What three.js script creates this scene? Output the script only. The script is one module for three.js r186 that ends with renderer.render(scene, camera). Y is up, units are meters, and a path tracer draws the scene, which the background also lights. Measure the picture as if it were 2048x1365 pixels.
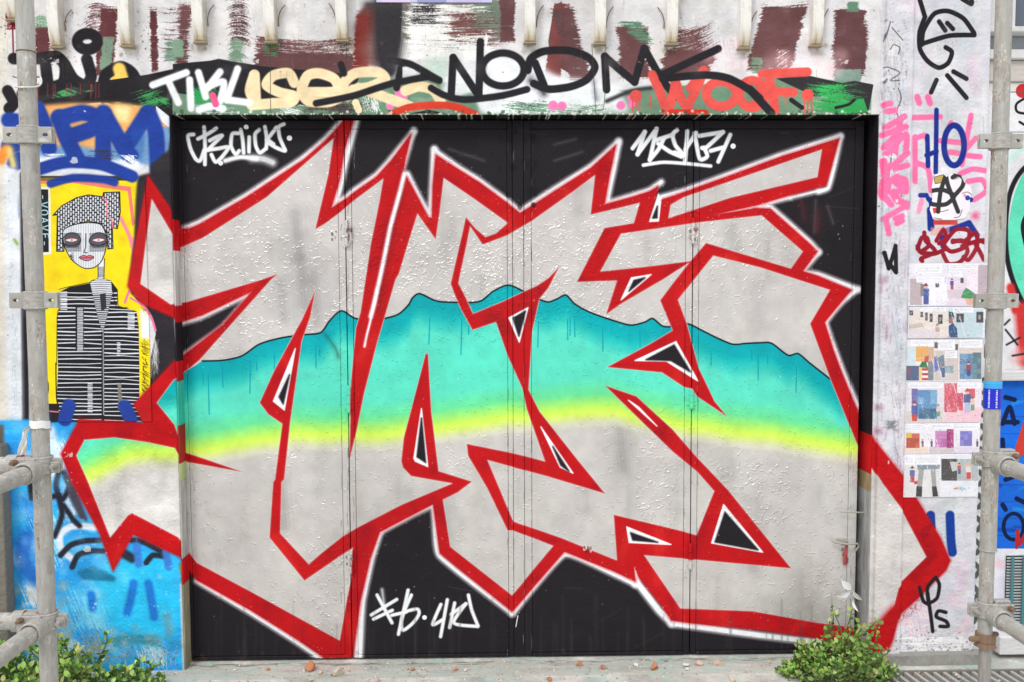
import * as THREE from 'three';
import { mergeGeometries, mergeVertices, toCreasedNormals } from 'three/addons/utils/BufferGeometryUtils.js';
import { RoundedBoxGeometry } from 'three/addons/geometries/RoundedBoxGeometry.js';

// ------------------------------------------------------------ camera, sky, sun, exposure
const scene = new THREE.Scene();
const camera = new THREE.PerspectiveCamera(41.96, 1024 / 682, 0.05, 400);
camera.position.set(-0.1425, 1.6343, 3.7398);
camera.rotation.set(-0.0614, -0.0204, -0.004, 'YXZ');
camera.updateMatrixWorld(true);
const renderer = new THREE.WebGLRenderer();
renderer.toneMapping = THREE.LinearToneMapping;
renderer.toneMappingExposure = 1.16;
renderer.shadowMap.enabled = true;
{ // overcast sky, brighter towards the zenith
  const W = 64, H = 32, d = new Float32Array(W * H * 4);
  for (let j = 0; j < H; j++) for (let i = 0; i < W; i++) {
    const el = ((j + 0.5) / H - 0.5) * Math.PI, s = Math.max(0, Math.sin(el));
    const L = 0.62 * (1 + 2 * s) / 3 * 2.6, k = (j * W + i) * 4;
    d[k] = L * 0.985; d[k + 1] = L; d[k + 2] = L * 1.03; d[k + 3] = 1;
  }
  const t = new THREE.DataTexture(d, W, H, THREE.RGBAFormat, THREE.FloatType);
  t.mapping = THREE.EquirectangularReflectionMapping; t.magFilter = THREE.LinearFilter; t.minFilter = THREE.LinearFilter; t.needsUpdate = true;
  scene.background = t; scene.environment = t;
}
const sun = new THREE.DirectionalLight(new THREE.Color(1, 0.97, 0.92), 1.3);
sun.position.set(-3.5, 8.5, 6); sun.target.position.set(0, 1, 0);
sun.castShadow = true; sun.shadow.radius = 28; sun.shadow.mapSize.set(2048, 2048);
Object.assign(sun.shadow.camera, { left: -5, right: 5, top: 5, bottom: -5, near: 0.5, far: 25 });
scene.add(sun, sun.target);

// ------------------------------------------------------------ helpers
let seedv = 1234567;
const rnd = () => { seedv = (seedv + 0x6d2b79f5) | 0; let t = Math.imul(seedv ^ (seedv >>> 15), 1 | seedv); t = (t + Math.imul(t ^ (t >>> 7), 61 | t)) ^ t; return ((t ^ (t >>> 14)) >>> 0) / 4294967296; };
const rr = (a, b) => a + (b - a) * rnd();
const V = (x, y, z) => new THREE.Vector3(x, y, z);
const F = 1780, Q = camera.quaternion, C = camera.position;
const dir = (u, v) => V((u - 1024) / F, (682.5 - v) / F, -1).applyQuaternion(Q);
const onZ = (u, v, z) => { const d = dir(u, v); return C.clone().addScaledVector(d, (z - C.z) / d.z); };
const onG = (u, v, y = 0) => { const d = dir(u, v); return C.clone().addScaledVector(d, (y - C.y) / d.y); };
const used = new Set();
const numbered = (n) => { let k = n, i = 1; while (used.has(k)) k = n + '_' + String(i++).padStart(3, '0'); used.add(k); return k; };
function thing(name, label, category, group, pos = [0, 0, 0]) {
  const o = new THREE.Group(); o.name = numbered(name); o.position.set(...pos); o.userData = { label, category };
  if (group) o.userData.group = group; scene.add(o); return o;
}
function mesh(name, geo, mat, parent, extra) {
  const m = new THREE.Mesh(geo, mat); m.name = parent ? name : numbered(name); m.castShadow = m.receiveShadow = true;
  if (extra) Object.assign(m.userData, extra); (parent || scene).add(m); return m;
}
const strip = (g) => { g = g.index ? g.toNonIndexed() : g; for (const k of Object.keys(g.attributes)) if (!['position', 'normal', 'uv', 'color'].includes(k)) g.deleteAttribute(k); return g; };
const merge = (l) => mergeGeometries(l.map(strip));
const box = (x0, y0, z0, x1, y1, z1, r = 0) => {
  const g = r ? new RoundedBoxGeometry(x1 - x0, y1 - y0, z1 - z0, 2, r) : new THREE.BoxGeometry(x1 - x0, y1 - y0, z1 - z0);
  return g.translate((x0 + x1) / 2, (y0 + y1) / 2, (z0 + z1) / 2);
};
const cyl = (a, b, r, r2 = r, seg = 28, open = false) => {
  const d = b.clone().sub(a), g = new THREE.CylinderGeometry(r2, r, d.length(), seg, 1, open);
  g.applyQuaternion(new THREE.Quaternion().setFromUnitVectors(V(0, 1, 0), d.clone().normalize())); return g.translate(...a.clone().add(b).multiplyScalar(0.5).toArray());
};
const tube = (pts, r, seg = 24, rad = 8) => new THREE.TubeGeometry(new THREE.CatmullRomCurve3(pts), seg, r, rad);
// periodic value noise, 512 x 512
const NT = (() => {
  const N = 512, out = new Float32Array(N * N);
  for (let o = 0; o < 6; o++) {
    const c = 8 << o, g = new Float32Array(c * c).map(() => rnd()), amp = 0.5 ** (o * 0.85);
    for (let y = 0; y < N; y++) for (let x = 0; x < N; x++) {
      const fx = (x / N) * c, fy = (y / N) * c, ix = fx | 0, iy = fy | 0; let a = fx - ix, b = fy - iy; a = a * a * (3 - 2 * a); b = b * b * (3 - 2 * b);
      const i2 = (ix + 1) % c, j2 = (iy + 1) % c;
      out[y * N + x] += amp * ((g[iy * c + ix] * (1 - a) + g[iy * c + i2] * a) * (1 - b) + (g[j2 * c + ix] * (1 - a) + g[j2 * c + i2] * a) * b);
    }
  }
  let lo = 9, hi = -9; for (const v of out) { lo = Math.min(lo, v); hi = Math.max(hi, v); }
  return out.map((v) => (v - lo) / (hi - lo));
})();
// bristle noise: white noise drawn out along x
const ST = (() => { const N = 512, a = new Float32Array(N * N).map(() => rnd()), out = new Float32Array(N * N); for (let y = 0; y < N; y++) { const r = a.subarray(y * N, y * N + N); let b = r; for (const w of [14, 9]) { const c = new Float32Array(N); for (let x = 0; x < N; x++) { let q = 0; for (let j = -w; j <= w; j++) q += b[(x + j + N) % N]; c[x] = q / (2 * w + 1); } b = c; } for (let x = 0; x < N; x++) out[y * N + x] = Math.max(0, Math.min(1, (b[x] - 0.5) * 3.4 + 0.5)) * 0.75 + 0.25 * a[y * N + ((x >> 1) << 1)]; } return out; })();
const nst = (x, y) => ST[((Math.floor(y)) & 511) * 512 + ((Math.floor(x)) & 511)];
const nz = (x, y) => NT[((y | 0) & 511) * 512 + ((x | 0) & 511)];

// ------------------------------------------------------------ paint toolkit: points are read off the place in a zoomed frame and carried onto the wall plane
const FR = { P: [0, 0, 1], A: [240, 225, 3.4133], B: [640, 225, 3.4133], C: [1140, 225, 3.4133], D: [240, 560, 3.4133], E: [640, 560, 3.4133], F: [1140, 560, 3.4133], G: [640, 860, 3.4133], H: [1140, 860, 3.4133],
  R1: [0, 0, 3.4115], R2: [500, 0, 3.4115], R3: [1000, 0, 3.4115], R4: [1500, 0, 3.25], R5: [0, 330, 3.4115], R6: [1600, 330, 3.69], L1: [0, 680, 3.4115], L2: [0, 965, 3.4115], M2: [500, 965, 3.4115], M3: [1000, 965, 3.4115], Q: [1500, 965, 3.4124], S: [1600, 680, 4.136] };
// 'A 10,20 30,40 B 5,5' -> photo points
function pts(s) {
  let f = FR.P; const out = [];
  for (const w of s.trim().split(/\s+/)) { if (FR[w]) { f = FR[w]; continue; } const [x, y] = w.split(',').map(Number); out.push([f[0] + x / f[2], f[1] + y / f[2]]); }
  return out;
}
class Paint {
  constructor(x0, y0, x1, y1, z, ppm, bg) {
    Object.assign(this, { x0, y0, x1, y1, z, ppm, s: ppm * 0.0021 });
    this.c = document.createElement('canvas'); this.c.width = Math.round((x1 - x0) * ppm); this.c.height = Math.round((y1 - y0) * ppm);
    this.k = this.c.getContext('2d'); this.k.lineCap = 'round'; this.k.lineJoin = 'round'; this.k.fillStyle = bg; this.k.fillRect(0, 0, this.c.width, this.c.height);
  }
  m([u, v]) { const p = onZ(u, v, this.z); return [(p.x - this.x0) * this.ppm, (this.y1 - p.y) * this.ppm]; }
  path(p, { sm = 0, close = true } = {}) {
    const q = (typeof p === 'string' ? pts(p) : p).map((a) => this.m(a)), k = this.k, n = q.length;
    k.moveTo(...q[0]);
    if (!sm) for (let i = 1; i < n; i++) k.lineTo(...q[i]);
    else for (let i = 0; i < (close ? n : n - 1); i++) {
      const g = (j) => (close ? q[(j + n) % n] : q[Math.max(0, Math.min(n - 1, j))]), a = g(i - 1), b = g(i), c = g(i + 1), d = g(i + 2), t = sm / 6;
      k.bezierCurveTo(b[0] + (c[0] - a[0]) * t, b[1] + (c[1] - a[1]) * t, c[0] - (d[0] - b[0]) * t, c[1] - (d[1] - b[1]) * t, c[0], c[1]);
    }
    if (close) k.closePath();
  }
  poly(col, p, o = {}) { const k = this.k; k.save(); k.globalAlpha = o.a ?? 1; if (o.blur) k.filter = `blur(${o.blur * this.s}px)`; k.fillStyle = col; k.beginPath(); this.path(p, o); k.fill(); k.restore(); }
  line(col, p, w, o = {}) {
    const k = this.k; k.save(); k.strokeStyle = col; k.lineCap = o.cap || 'round'; k.lineJoin = o.join || 'round';
    const soft = o.soft || 0, a = o.a ?? 1;
    for (const [wd, al] of soft ? [[w + soft * 2, 0.14], [w + soft * 1.4, 0.22], [w + soft * 0.7, 0.4], [w, 0.75], [Math.max(0.5, w - soft * 0.5), 1]] : [[w, 1]]) {
      k.globalAlpha = al * a; k.lineWidth = wd * this.s; k.beginPath(); this.path(p, { sm: o.sm ?? 1, close: !!o.close }); k.stroke();
    }
    k.restore();
  }
  dot(col, u, v, r, o = {}) {
    const k = this.k, [x, y] = this.m([u, v]), R = r * this.s; k.save(); k.globalAlpha = o.a ?? 1;
    if (o.soft) { const g = k.createRadialGradient(x, y, R * (1 - o.soft), x, y, R); g.addColorStop(0, col); g.addColorStop(1, col.startsWith('rgb(') ? col.replace('rgb(', 'rgba(').replace(')', ',0)') : 'rgba(0,0,0,0)'); k.fillStyle = g; } else k.fillStyle = col;
    k.beginPath(); k.ellipse(x, y, R, R * (o.ry || 1), o.rot || 0, 0, 7); k.fill(); k.restore();
  }
  ring(col, u, v, rx, ry, w, o = {}) { const p = []; for (let i = 0; i < 20; i++) { const t = (i / 20) * 6.2832; p.push([u + rx * Math.cos(t) + (o.tilt || 0) * Math.sin(t) * rx, v + ry * Math.sin(t)]); } this.line(col, p, w, { ...o, close: true }); }
  rect(col, x0, y0, x1, y1, o) { this.poly(col, [[x0, y0], [x1, y0], [x1, y1], [x0, y1]], o); }
  clip(list, fn) { const k = this.k; k.save(); k.beginPath(); for (const p of list) this.path(p); k.clip('nonzero'); fn(); k.restore(); }
  // dry brush: a worn core with ragged, streaky ends; bend curves the bristles, ang tilts them
  dry(col, u0, v0, u1, v1, o = {}) {
    const hw = (u1 - u0) / 2, cx0 = (u0 + u1) / 2, sl = o.slant || 0, bend = o.bend || 0, core = o.core ?? 0.4, dens = o.dens ?? Math.max(0.35, 1 - (o.gap ?? 4) / 34), ca = Math.cos(o.ang || 0), sa = Math.sin(o.ang || 0), f = col.match(/\d+/g).map(Number), o1 = rnd() * 512, o2 = rnd() * 512;
    const pad = Math.abs(sl) / 2 + 6, A = this.m([u0 - pad, v0 - 24]), B = this.m([u1 + pad, v1 + 24]), X0 = Math.max(0, A[0] | 0), Y0 = Math.max(0, A[1] | 0), X1 = Math.min(this.c.width, B[0] | 0), Y1 = Math.min(this.c.height, B[1] | 0);
    if (X1 - X0 < 2 || Y1 - Y0 < 2) return;
    const im = this.k.getImageData(X0, Y0, X1 - X0, Y1 - Y0), d = im.data, ku = (u1 - u0 + 2 * pad) / (B[0] - A[0]), kv = (v1 - v0 + 48) / (B[1] - A[1]);
    for (let y = Y0; y < Y1; y++) for (let x = X0; x < X1; x++) {
      const u = u0 - pad + (x - A[0]) * ku, vv = v0 - 24 + (y - A[1]) * kv, q0 = (u - cx0) / hw, v = vv - bend * q0 * q0, t = (v - v0) / (v1 - v0), q = (u - cx0 - sl * (t - 0.5)) / hw; if (t < -0.05 || t > 1.05 || Math.abs(q) > 1.15) continue;
      const wob = 0.3 * (nz(v * 5 + o1, 60 + o2) - 0.5), e = Math.min(1, (1.05 + wob - Math.abs(q)) / (1 - core)), e2 = Math.min(1, (Math.min(t, 1 - t) + 0.05) / (o.end ?? 0.14)), ru = u * ca + v * sa, rv = v * ca - u * sa;
      const n = 0.8 * nst(ru * 0.7 + o1, rv * 0.85 + o2) + 0.35 * (nz(ru * 0.6 + o2, rv * 2 + o1) - 0.35);
      const a = Math.max(0, Math.min(1, (Math.min(e, e2) * dens * 0.94 - n) * 6 + 0.25)); if (a <= 0) continue; const k = ((y - Y0) * (X1 - X0) + x - X0) * 4, tone = 0.88 + 0.24 * nz(ru * 0.7, rv * 0.7 + o1);
      for (let c = 0; c < 3; c++) d[k + c] += (f[c] * tone - d[k + c]) * a;
    }
    this.k.putImageData(im, X0, Y0);
  }
  // soot, rust runs and scuffs on old white paint
  grime(u0, v0, u1, v1, n = (u1 - u0) * (v1 - v0) / 900) {
    for (let i = 0; i < n; i++) { const x = rr(u0, u1), y = rr(v0, v1), q = rnd(); if (q < 0.45) this.dot(['rgb(150,146,144)', 'rgb(176,166,150)', 'rgb(140,140,150)'][i % 3], x, y, rr(3, 26), { soft: 1, a: rr(0.05, 0.2), ry: rr(0.5, 1.6) }); else if (q < 0.75) this.line(['rgb(120,114,108)', 'rgb(150,126,96)', 'rgb(96,92,92)'][i % 3], [[x, y], [x + rr(-3, 3), y + rr(6, 46)]], rr(0.5, 1.6), { a: rr(0.08, 0.3) }); else this.dot('rgb(84,78,74)', x, y, rr(0.5, 1.6), { a: rr(0.2, 0.7) }); }
  }
  specks(col, u0, v0, u1, v1, n, r0, r1, a = 1) { for (let i = 0; i < n; i++) this.dot(col, rr(u0, u1), rr(v0, v1), rr(r0, r1), { a: a * rr(0.4, 1), ry: rr(0.5, 1.3) }); }
  // grain, stains and wear over everything
  wear(amp = 0.1, fine = 0.08, chip = 0, chipCol = [225, 222, 220]) {
    const { width: w, height: h } = this.c, im = this.k.getImageData(0, 0, w, h), d = im.data, o = rnd() * 512;
    for (let y = 0; y < h; y++) for (let x = 0; x < w; x++) {
      const i = (y * w + x) * 4, a = nz(x * 0.35 + o, y * 0.35), b = nz(x * 2 + 77, y * 2 + o), f = 1 + (a - 0.5) * amp + (b - 0.5) * fine;
      d[i] *= f; d[i + 1] *= f; d[i + 2] *= f;
      if (chip && nz(x * 1.3 + 200, y * 1.3 + o) > 1 - chip && a > 0.45) { const q = 0.75; for (let c = 0; c < 3; c++) d[i + c] += (chipCol[c] - d[i + c]) * q; }
    }
    this.k.putImageData(im, 0, 0); return this;
  }
  tex() { const t = new THREE.CanvasTexture(this.c); t.colorSpace = THREE.SRGBColorSpace; t.anisotropy = 8; return t; }
  uv(g) { const p = g.attributes.position, a = new Float32Array(p.count * 2); for (let i = 0; i < p.count; i++) { a[2 * i] = (p.getX(i) - this.x0) / (this.x1 - this.x0); a[2 * i + 1] = (p.getY(i) - this.y0) / (this.y1 - this.y0); } g.setAttribute('uv', new THREE.BufferAttribute(a, 2)); return g; }
}
// tiling height maps
function heightTex(fn, n = 512) {
  const d = new Uint8Array(n * n * 4); for (let y = 0; y < n; y++) for (let x = 0; x < n; x++) { const v = Math.max(0, Math.min(255, fn(x, y) * 255)); const i = (y * n + x) * 4; d[i] = d[i + 1] = d[i + 2] = v; d[i + 3] = 255; }
  const t = new THREE.DataTexture(d, n, n); t.wrapS = t.wrapT = THREE.RepeatWrapping; t.magFilter = THREE.LinearFilter; t.minFilter = THREE.LinearFilter; t.needsUpdate = true; return t;
}
const plasterH = heightTex((x, y) => 0.55 * nz(x, y) + 0.25 * nz(x * 3, y * 3) + 0.2 * nz(x * 7 + 9, y * 7));
const metalH = heightTex((x, y) => 0.6 * nz(x * 2, y * 2) + 0.4 * nz(x * 6, y * 5));
const rep = (t, a, b) => { const c = t.clone(); c.repeat.set(a, b); c.needsUpdate = true; return c; };

// ------------------------------------------------------------ the big piece: outline, letters, horizon band
const OUT = pts(`A 190,435 345,665 400,795 470,795 540,765 860,580 1250,325 1400,195 1480,110 1545,30 1600,30 1530,260 1500,450 1440,655 1550,585 1600,545 1750,440 1850,330 1985,150 1945,330 1930,420
 B 590,440 640,530 740,720 765,720 770,500 790,290 930,380 1090,480 1280,620 1365,690 1600,540 1850,380 2020,225 C 270,430 235,630 420,580 545,540 600,505 580,600 540,745 600,745 622,600 780,545 1100,430 1450,300 1840,180 1750,495 1500,565 1270,635 950,705 1280,655 1370,660 1640,900 1690,950 1590,1085 1700,1120 1920,1215
 F 1740,290 1800,480 1860,640 1950,860 P 1722,832 1757,895 1808,958 1836,1002 1881,1076 1901,1122 1893,1141 1837,1197 1792,1237 1781,1278 1773,1294 1738,1304 1640,1278 1520,1260 1390,1248 1343,1242 1325,1214 1278,1155 1267,1129 1271,1164 1234,1146 1129,1104 1024,1224 880,1107 866,1009 759,1065 740,1118 720,1205 704,1325 690,1322 650,1318 632,1305 588,1276 500,1221 393,1161 359,1114
 L2 905,355 770,605 680,350 490,0 L1 415,780 540,545 980,570 915,440 1180,155 D 420,525 700,310 905,75 560,240 420,285 355,250 150,160 55,45`);
const I1 = pts(`A 1455,180 1420,420 1330,800 1400,760 1500,685 1600,600 1795,455 1770,600 1710,900 1640,1365 D 1608,330 1575,700 1570,960 1565,1240 E 250,1030 300,780 390,430 440,260 515,0 B 540,1100 600,900 665,695 790,870 815,700 845,450 1050,590 1280,755 1200,825 1130,850 1060,790 995,712 960,870 890,1170 920,1250
 E 960,200 1040,345 1200,290 1280,520 1380,740 1410,880 1535,1240 1350,1190 1000,1120 G 1010,180 1140,400 1280,690 1320,690 1590,795 1310,1130 890,800 840,480 940,430 1040,355 810,283 E 760,900 738,500 718,510 630,850 570,1080 553,1240 G 565,260 620,318 900,368 560,510 250,670 150,730 0,850 M2 400,560 205,350 215,0
 D 1120,1365 1160,980 1200,700 1240,420 1300,250 1335,60 1240,270 1180,380 1050,620 950,840 1010,920 1105,985 1055,1365 M2 155,0 130,380 370,675 640,490 700,450 690,650 650,850 610,1080 0,745 L2 1340,550 1215,375 900,210 870,225 750,375 600,0 L1 520,790 575,685 780,668 1000,700 1190,740 1240,830 1350,850 1670,908 1400,815 1250,765 1190,580 1070,430 1180,280 D 480,600 540,550 1030,0 A 1080,1100 960,1143 460,1292 345,1310 140,1170 215,595 360,840 400,930 560,860 1000,580`);
const I2 = pts(`B 1025,780 1000,910 945,1165 E 1000,130 1045,230 1240,150 1390,80 1480,40 B 1560,1130 1640,1045 1560,1200 E 1500,130 1450,350 1425,750 1500,900 1760,1230 1850,1340 G 1950,440 1550,320 1145,210 1320,625 1650,740 2020,890 H 320,890 298,580 760,690 865,720 985,420 870,290 700,150 F 450,930 235,720 455,795 700,1020 H 870,190 1080,410 1515,950 800,885 510,860 640,1050 755,1220 1250,1240 1700,1320 Q 780,1000 860,960 970,830 1000,712 1205,510 1040,200 890,0 S 480,880 250,320 F 1780,680 1640,300 1775,70 C 1300,1060 980,980 740,1280
 F 800,300 880,600 990,830 1080,940 870,800 830,745 780,735 630,635 250,598 550,435 700,345 690,320 615,140 C 700,1170 810,1030 640,1140 F 350,165 245,240 C 320,1150 45,1160 235,788 435,755 475,620 140,700 170,430 B 1730,540 1450,740 1280,840 1110,905`);
const I3 = pts('C 350,830 900,750 1310,705 1590,950 1510,1065 930,890 822,1015 500,1055 210,1085');
const I4 = pts('C 690,630 780,580 1100,470 1720,255 1690,440 1100,580 675,720');
const TOP = pts('P 300,770 340,760 385,735 D 560,555 700,550 830,520 950,440 1110,395 1260,375 1370,360 1430,280 1510,212 1600,262 1700,275 1800,265 1900,235 1970,170 E 630,125 680,95 780,140 860,152 1080,150 1180,80 1287,37 1390,80 1440,110 1500,135 1560,152 1620,130 1680,105 1740,165 1850,225 2040,290 F 420,310 510,290 565,265 630,315 690,320 800,300 900,345 1000,395 1110,440 1200,435 1310,430 1380,435 1490,515 1560,505 1640,570 1780,680 1850,740');
const YEL = pts('P 140,965 160,955 200,935 250,912 300,905 350,903 400,897 450,890 591,868 665,870 757,868 904,850 1021,835 1138,822 1226,821 1257,830 1404,856 1550,870 1682,893 1740,900');
const lerpY = (l, x) => { if (x <= l[0][0]) return l[0][1]; for (let i = 1; i < l.length; i++) if (x <= l[i][0]) { const t = (x - l[i - 1][0]) / (l[i][0] - l[i - 1][0]); return l[i - 1][1] + t * (l[i][1] - l[i - 1][1]); } return l[l.length - 1][1]; };
const RED = 'rgb(186,17,24)', BLK = 'rgb(33,29,34)', SIL = 'rgb(210,204,202)', WHT = 'rgb(238,238,243)';
const HOLES = [
  ['D 1195,470 1045,830 1120,890', 'D 1155,650 1085,800 1112,848'], ['E 692,880 640,1220 650,1240 735,1277', 'E 692,945 662,1210 720,1248'],
  ['E 1290,260 1420,190 1360,425', 'E 1318,262 1402,215 1358,385'], ['E 1508,1005 1640,1280 1728,1322', 'E 1590,1140 1645,1268 1700,1308'],
  ['F 445,552 725,422 875,692 660,556', 'F 520,546 712,446 822,628 690,552'], ['F 400,823 470,870 595,1000', ''],
  ['C 350,1280 420,1130 555,1108', 'C 405,1220 438,1148 512,1130'], ['H 388,665 405,772 690,785', 'H 415,705 430,755 600,770'], ['H 1050,512 968,775 1318,838', 'H 1060,565 992,768 1285,822'],
  ['C 605,560 545,745 605,742 622,590', 'C 598,640 565,722 595,720'],
];
function piece(g, { white = true } = {}) {
  // spray halo outside the red
  if (white) {
    for (const [p, w] of [[`A 440,790 540,752 860,568 1250,310 1400,182 1480,95 1545,30`, 9], ['A 1610,30 1530,330 1490,520 1450,640', 15], ['A 1450,640 1550,578 1600,535 1750,430 1850,320 2005,130', 10], [`B 640,120 560,400`, 7], ['B 596,420 650,530 745,705', 9], ['B 757,710 768,480 780,250', 11],
      ['B 785,265 930,368 1090,470 1280,610 1362,680', 10], ['B 1362,680 1600,525 1850,370 2035,205', 10], ['C 335,195 300,380 248,620', 10], ['C 248,622 420,570 545,530 625,475', 9], ['C 620,580 780,535 1100,418 1450,288 1850,160', 9], ['C 1850,165 1810,350 1765,515 1700,540', 8], ['C 1700,535 1510,580', 5], ['C 1500,580 1300,630 960,712', 7], ['C 1290,650 1375,650 1645,890 1700,955', 8], ['C 1700,955 1595,1085 1700,1108 1970,1210', 9],
      ['F 1965,65 1860,150 1750,290 1810,480 1870,640 1965,860 P 1745,860', 9], ['P 1640,1286 1520,1272 1390,1254 1343,1248', 12], ['P 1345,1248 1318,1222 1270,1160', 13], ['P 1272,1140 1272,1170', 13], ['P 1268,1168 1234,1152 1129,1110 1024,1228', 10], ['P 1024,1228 878,1112 864,1014 756,1067', 9], ['P 756,1067 740,1118 722,1205 716,1318', 17], ['P 393,1163 500,1226 588,1282 632,1312 660,1328', 9], ['D 420,295 560,250 860,105', 8], ['D 905,85 700,320 425,520', 7]]) g.line(WHT, p, w, { soft: 6, sm: 0.4, a: 0.95 });
  }
  g.line(RED, OUT, 2, { soft: 5, sm: 0, close: true, a: 0.6 });
  g.poly(RED, OUT, { sm: 0 });
  // overspray shading where the can was held close
  g.clip([OUT], () => {
    for (let i = 0; i < 240; i++) { const x = rr(120, 1900), y = rr(230, 1330); g.line(i % 3 ? 'rgb(150,10,22)' : 'rgb(214,42,38)', [[x, y], [x + rr(-40, 40), y + rr(-70, 70)]], rr(8, 26), { soft: 14, a: 0.22 }); }
    g.line('rgb(120,20,26)', 'B 560,560 500,760 430,1100 400,1340', 9, { soft: 12, a: 0.35 });
    g.line('rgb(120,20,26)', 'E 1180,270 1290,330 1420,230', 34, { soft: 20, a: 0.22 });
  });
  for (let i = 0; i < 1500; i++) { const j = (rnd() * OUT.length) | 0, a = OUT[j], b = OUT[(j + 1) % OUT.length], t = rnd(), q = (rnd() + rnd() + rnd() - 1.5) * 16; g.dot(i & 1 ? RED : white ? WHT : RED, a[0] + (b[0] - a[0]) * t + q, a[1] + (b[1] - a[1]) * t + (rnd() - 0.5) * 22, rr(0.4, 1.1), { a: 0.5 }); }
  const all = [I1, I2, I3, I4];
  for (const p of all) g.poly(SIL, p);
  for (const p of all) g.line(SIL, p, 1.2, { soft: 2.5, sm: 0, close: true, a: 0.5 });
  g.clip(all, () => {
    // uneven coat of silver: streaks and smudges
    for (let i = 0; i < 260; i++) { const x = rr(150, 1850), y = rr(300, 1300); g.line(i % 2 ? 'rgb(172,168,166)' : 'rgb(222,219,216)', [[x, y], [x + rr(-6, 6), y + rr(20, 110)]], rr(6, 30), { soft: 22, a: rr(0.06, 0.2) }); }
    for (const [x, y, l] of [[600, 560, 90], [590, 470, 80], [560, 600, 70], [625, 600, 90], [1240, 900, 80], [1500, 1110, 60], [560, 1010, 90], [230, 1000, 60]]) g.line('rgb(150,147,146)', [[x, y - l / 2], [x + 8, y + l / 2]], 26, { soft: 26, a: 0.22 });
    // horizon band, dark teal through mint and green to lime, feathering into silver
    const k = g.k, st = 2;
    for (let x = 146; x < 1740; x += st) {
      const left = x < 351, t = left ? (x < 300 ? 800 : lerpY(TOP, x)) : lerpY(TOP, x), y = lerpY(YEL, x) + 5 * (nz(x * 0.7, 40) - 0.5) * 2, wob = 12 * (nz(x * 0.8, 9) - 0.5);
      const a = g.m([x - 0.6, t]), b = g.m([x + st + 0.6, t]), e = g.m([x, y + 48]), gr = k.createLinearGradient(0, a[1], 0, e[1]), H = y + 48 - t;
      const at = (d) => Math.max(0, Math.min(1, d / H));
      gr.addColorStop(0, 'rgb(0,160,172)'); gr.addColorStop(at(27 + wob), 'rgb(6,168,174)'); gr.addColorStop(at(70 + wob), 'rgb(88,216,194)');
      gr.addColorStop(Math.max(at(75 + wob), at(y - t - 66)), 'rgb(92,218,190)'); gr.addColorStop(Math.max(at(76 + wob), at(y - t - 34)), 'rgb(104,218,150)'); gr.addColorStop(at(y - t - 12), 'rgb(170,230,104)'); gr.addColorStop(at(y - t + 1), 'rgb(206,238,88)'); gr.addColorStop(at(y - t + 12), 'rgba(208,230,108,0.72)'); gr.addColorStop(at(y - t + 28), 'rgba(206,210,160,0.2)'); gr.addColorStop(1, 'rgba(205,205,190,0)');
      k.fillStyle = gr; k.beginPath(); k.moveTo(a[0], a[1]); k.lineTo(b[0], g.m([x + st, lerpY(left && x < 300 ? [[0, 800]] : TOP, x + st)])[1]); k.lineTo(b[0], e[1]); k.lineTo(a[0], e[1]); k.fill();
    }
    g.line('rgb(16,30,34)', TOP.filter((p) => p[0] > 395), 2.6, { sm: 0.9, soft: 1 });
    for (const s of ['600,645 607,920', '565,645 568,715', '697,570 700,735', '888,555 885,775', '930,560 933,620', '1052,500 1053,610', '1335,450 1337,600', '1362,450 1362,520']) g.line('rgb(0,150,170)', 'D ' + s, 2.4, { a: 0.85 });
    for (const s of ['750,260 742,440', '968,270 962,510', '1015,300 1014,370', '1492,290 1487,460', '1690,270 1692,410', '1708,260 1708,380', '1738,270 1740,390', '1930,320 1932,490']) g.line('rgb(0,150,170)', 'E ' + s, 2.4, { a: 0.85 });
    for (const s of ['478,340 480,460', '965,500 965,585', '1286,520 1287,685', '1352,510 1352,570', '1548,590 1545,770', '1243,480 1243,550']) g.line('rgb(0,140,160)', 'F ' + s, 2.2, { a: 0.75 });
  });
  for (const [w, b] of HOLES) { g.line(WHT, w, 1.5, { soft: 1.5, sm: 0, close: true }); g.poly(WHT, w); if (b) { g.line(BLK, b, 1, { soft: 2.5, sm: 0, close: true }); g.poly(BLK, b); } }
  // the highlight running down between the two strokes of the first letters
  g.line(WHT, 'B 575,420 540,560 480,780 430,1030 370,1300 E 345,250', 6.5, { soft: 4, sm: 0.7 }); g.line(WHT, 'E 390,60 345,270 318,380 303,455', 3, { soft: 3 });
  g.line('rgb(40,70,66)', 'D 1400,370 1470,470 1490,530', 6, { soft: 8, a: 0.25 });
}
const TAGW = 'rgb(240,242,244)';
const strokes = (g, col, fr, w, list, o) => { for (const s of list) g.line(col, fr + ' ' + s, w, { sm: 0.8, soft: 2, ...o }); };
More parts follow.
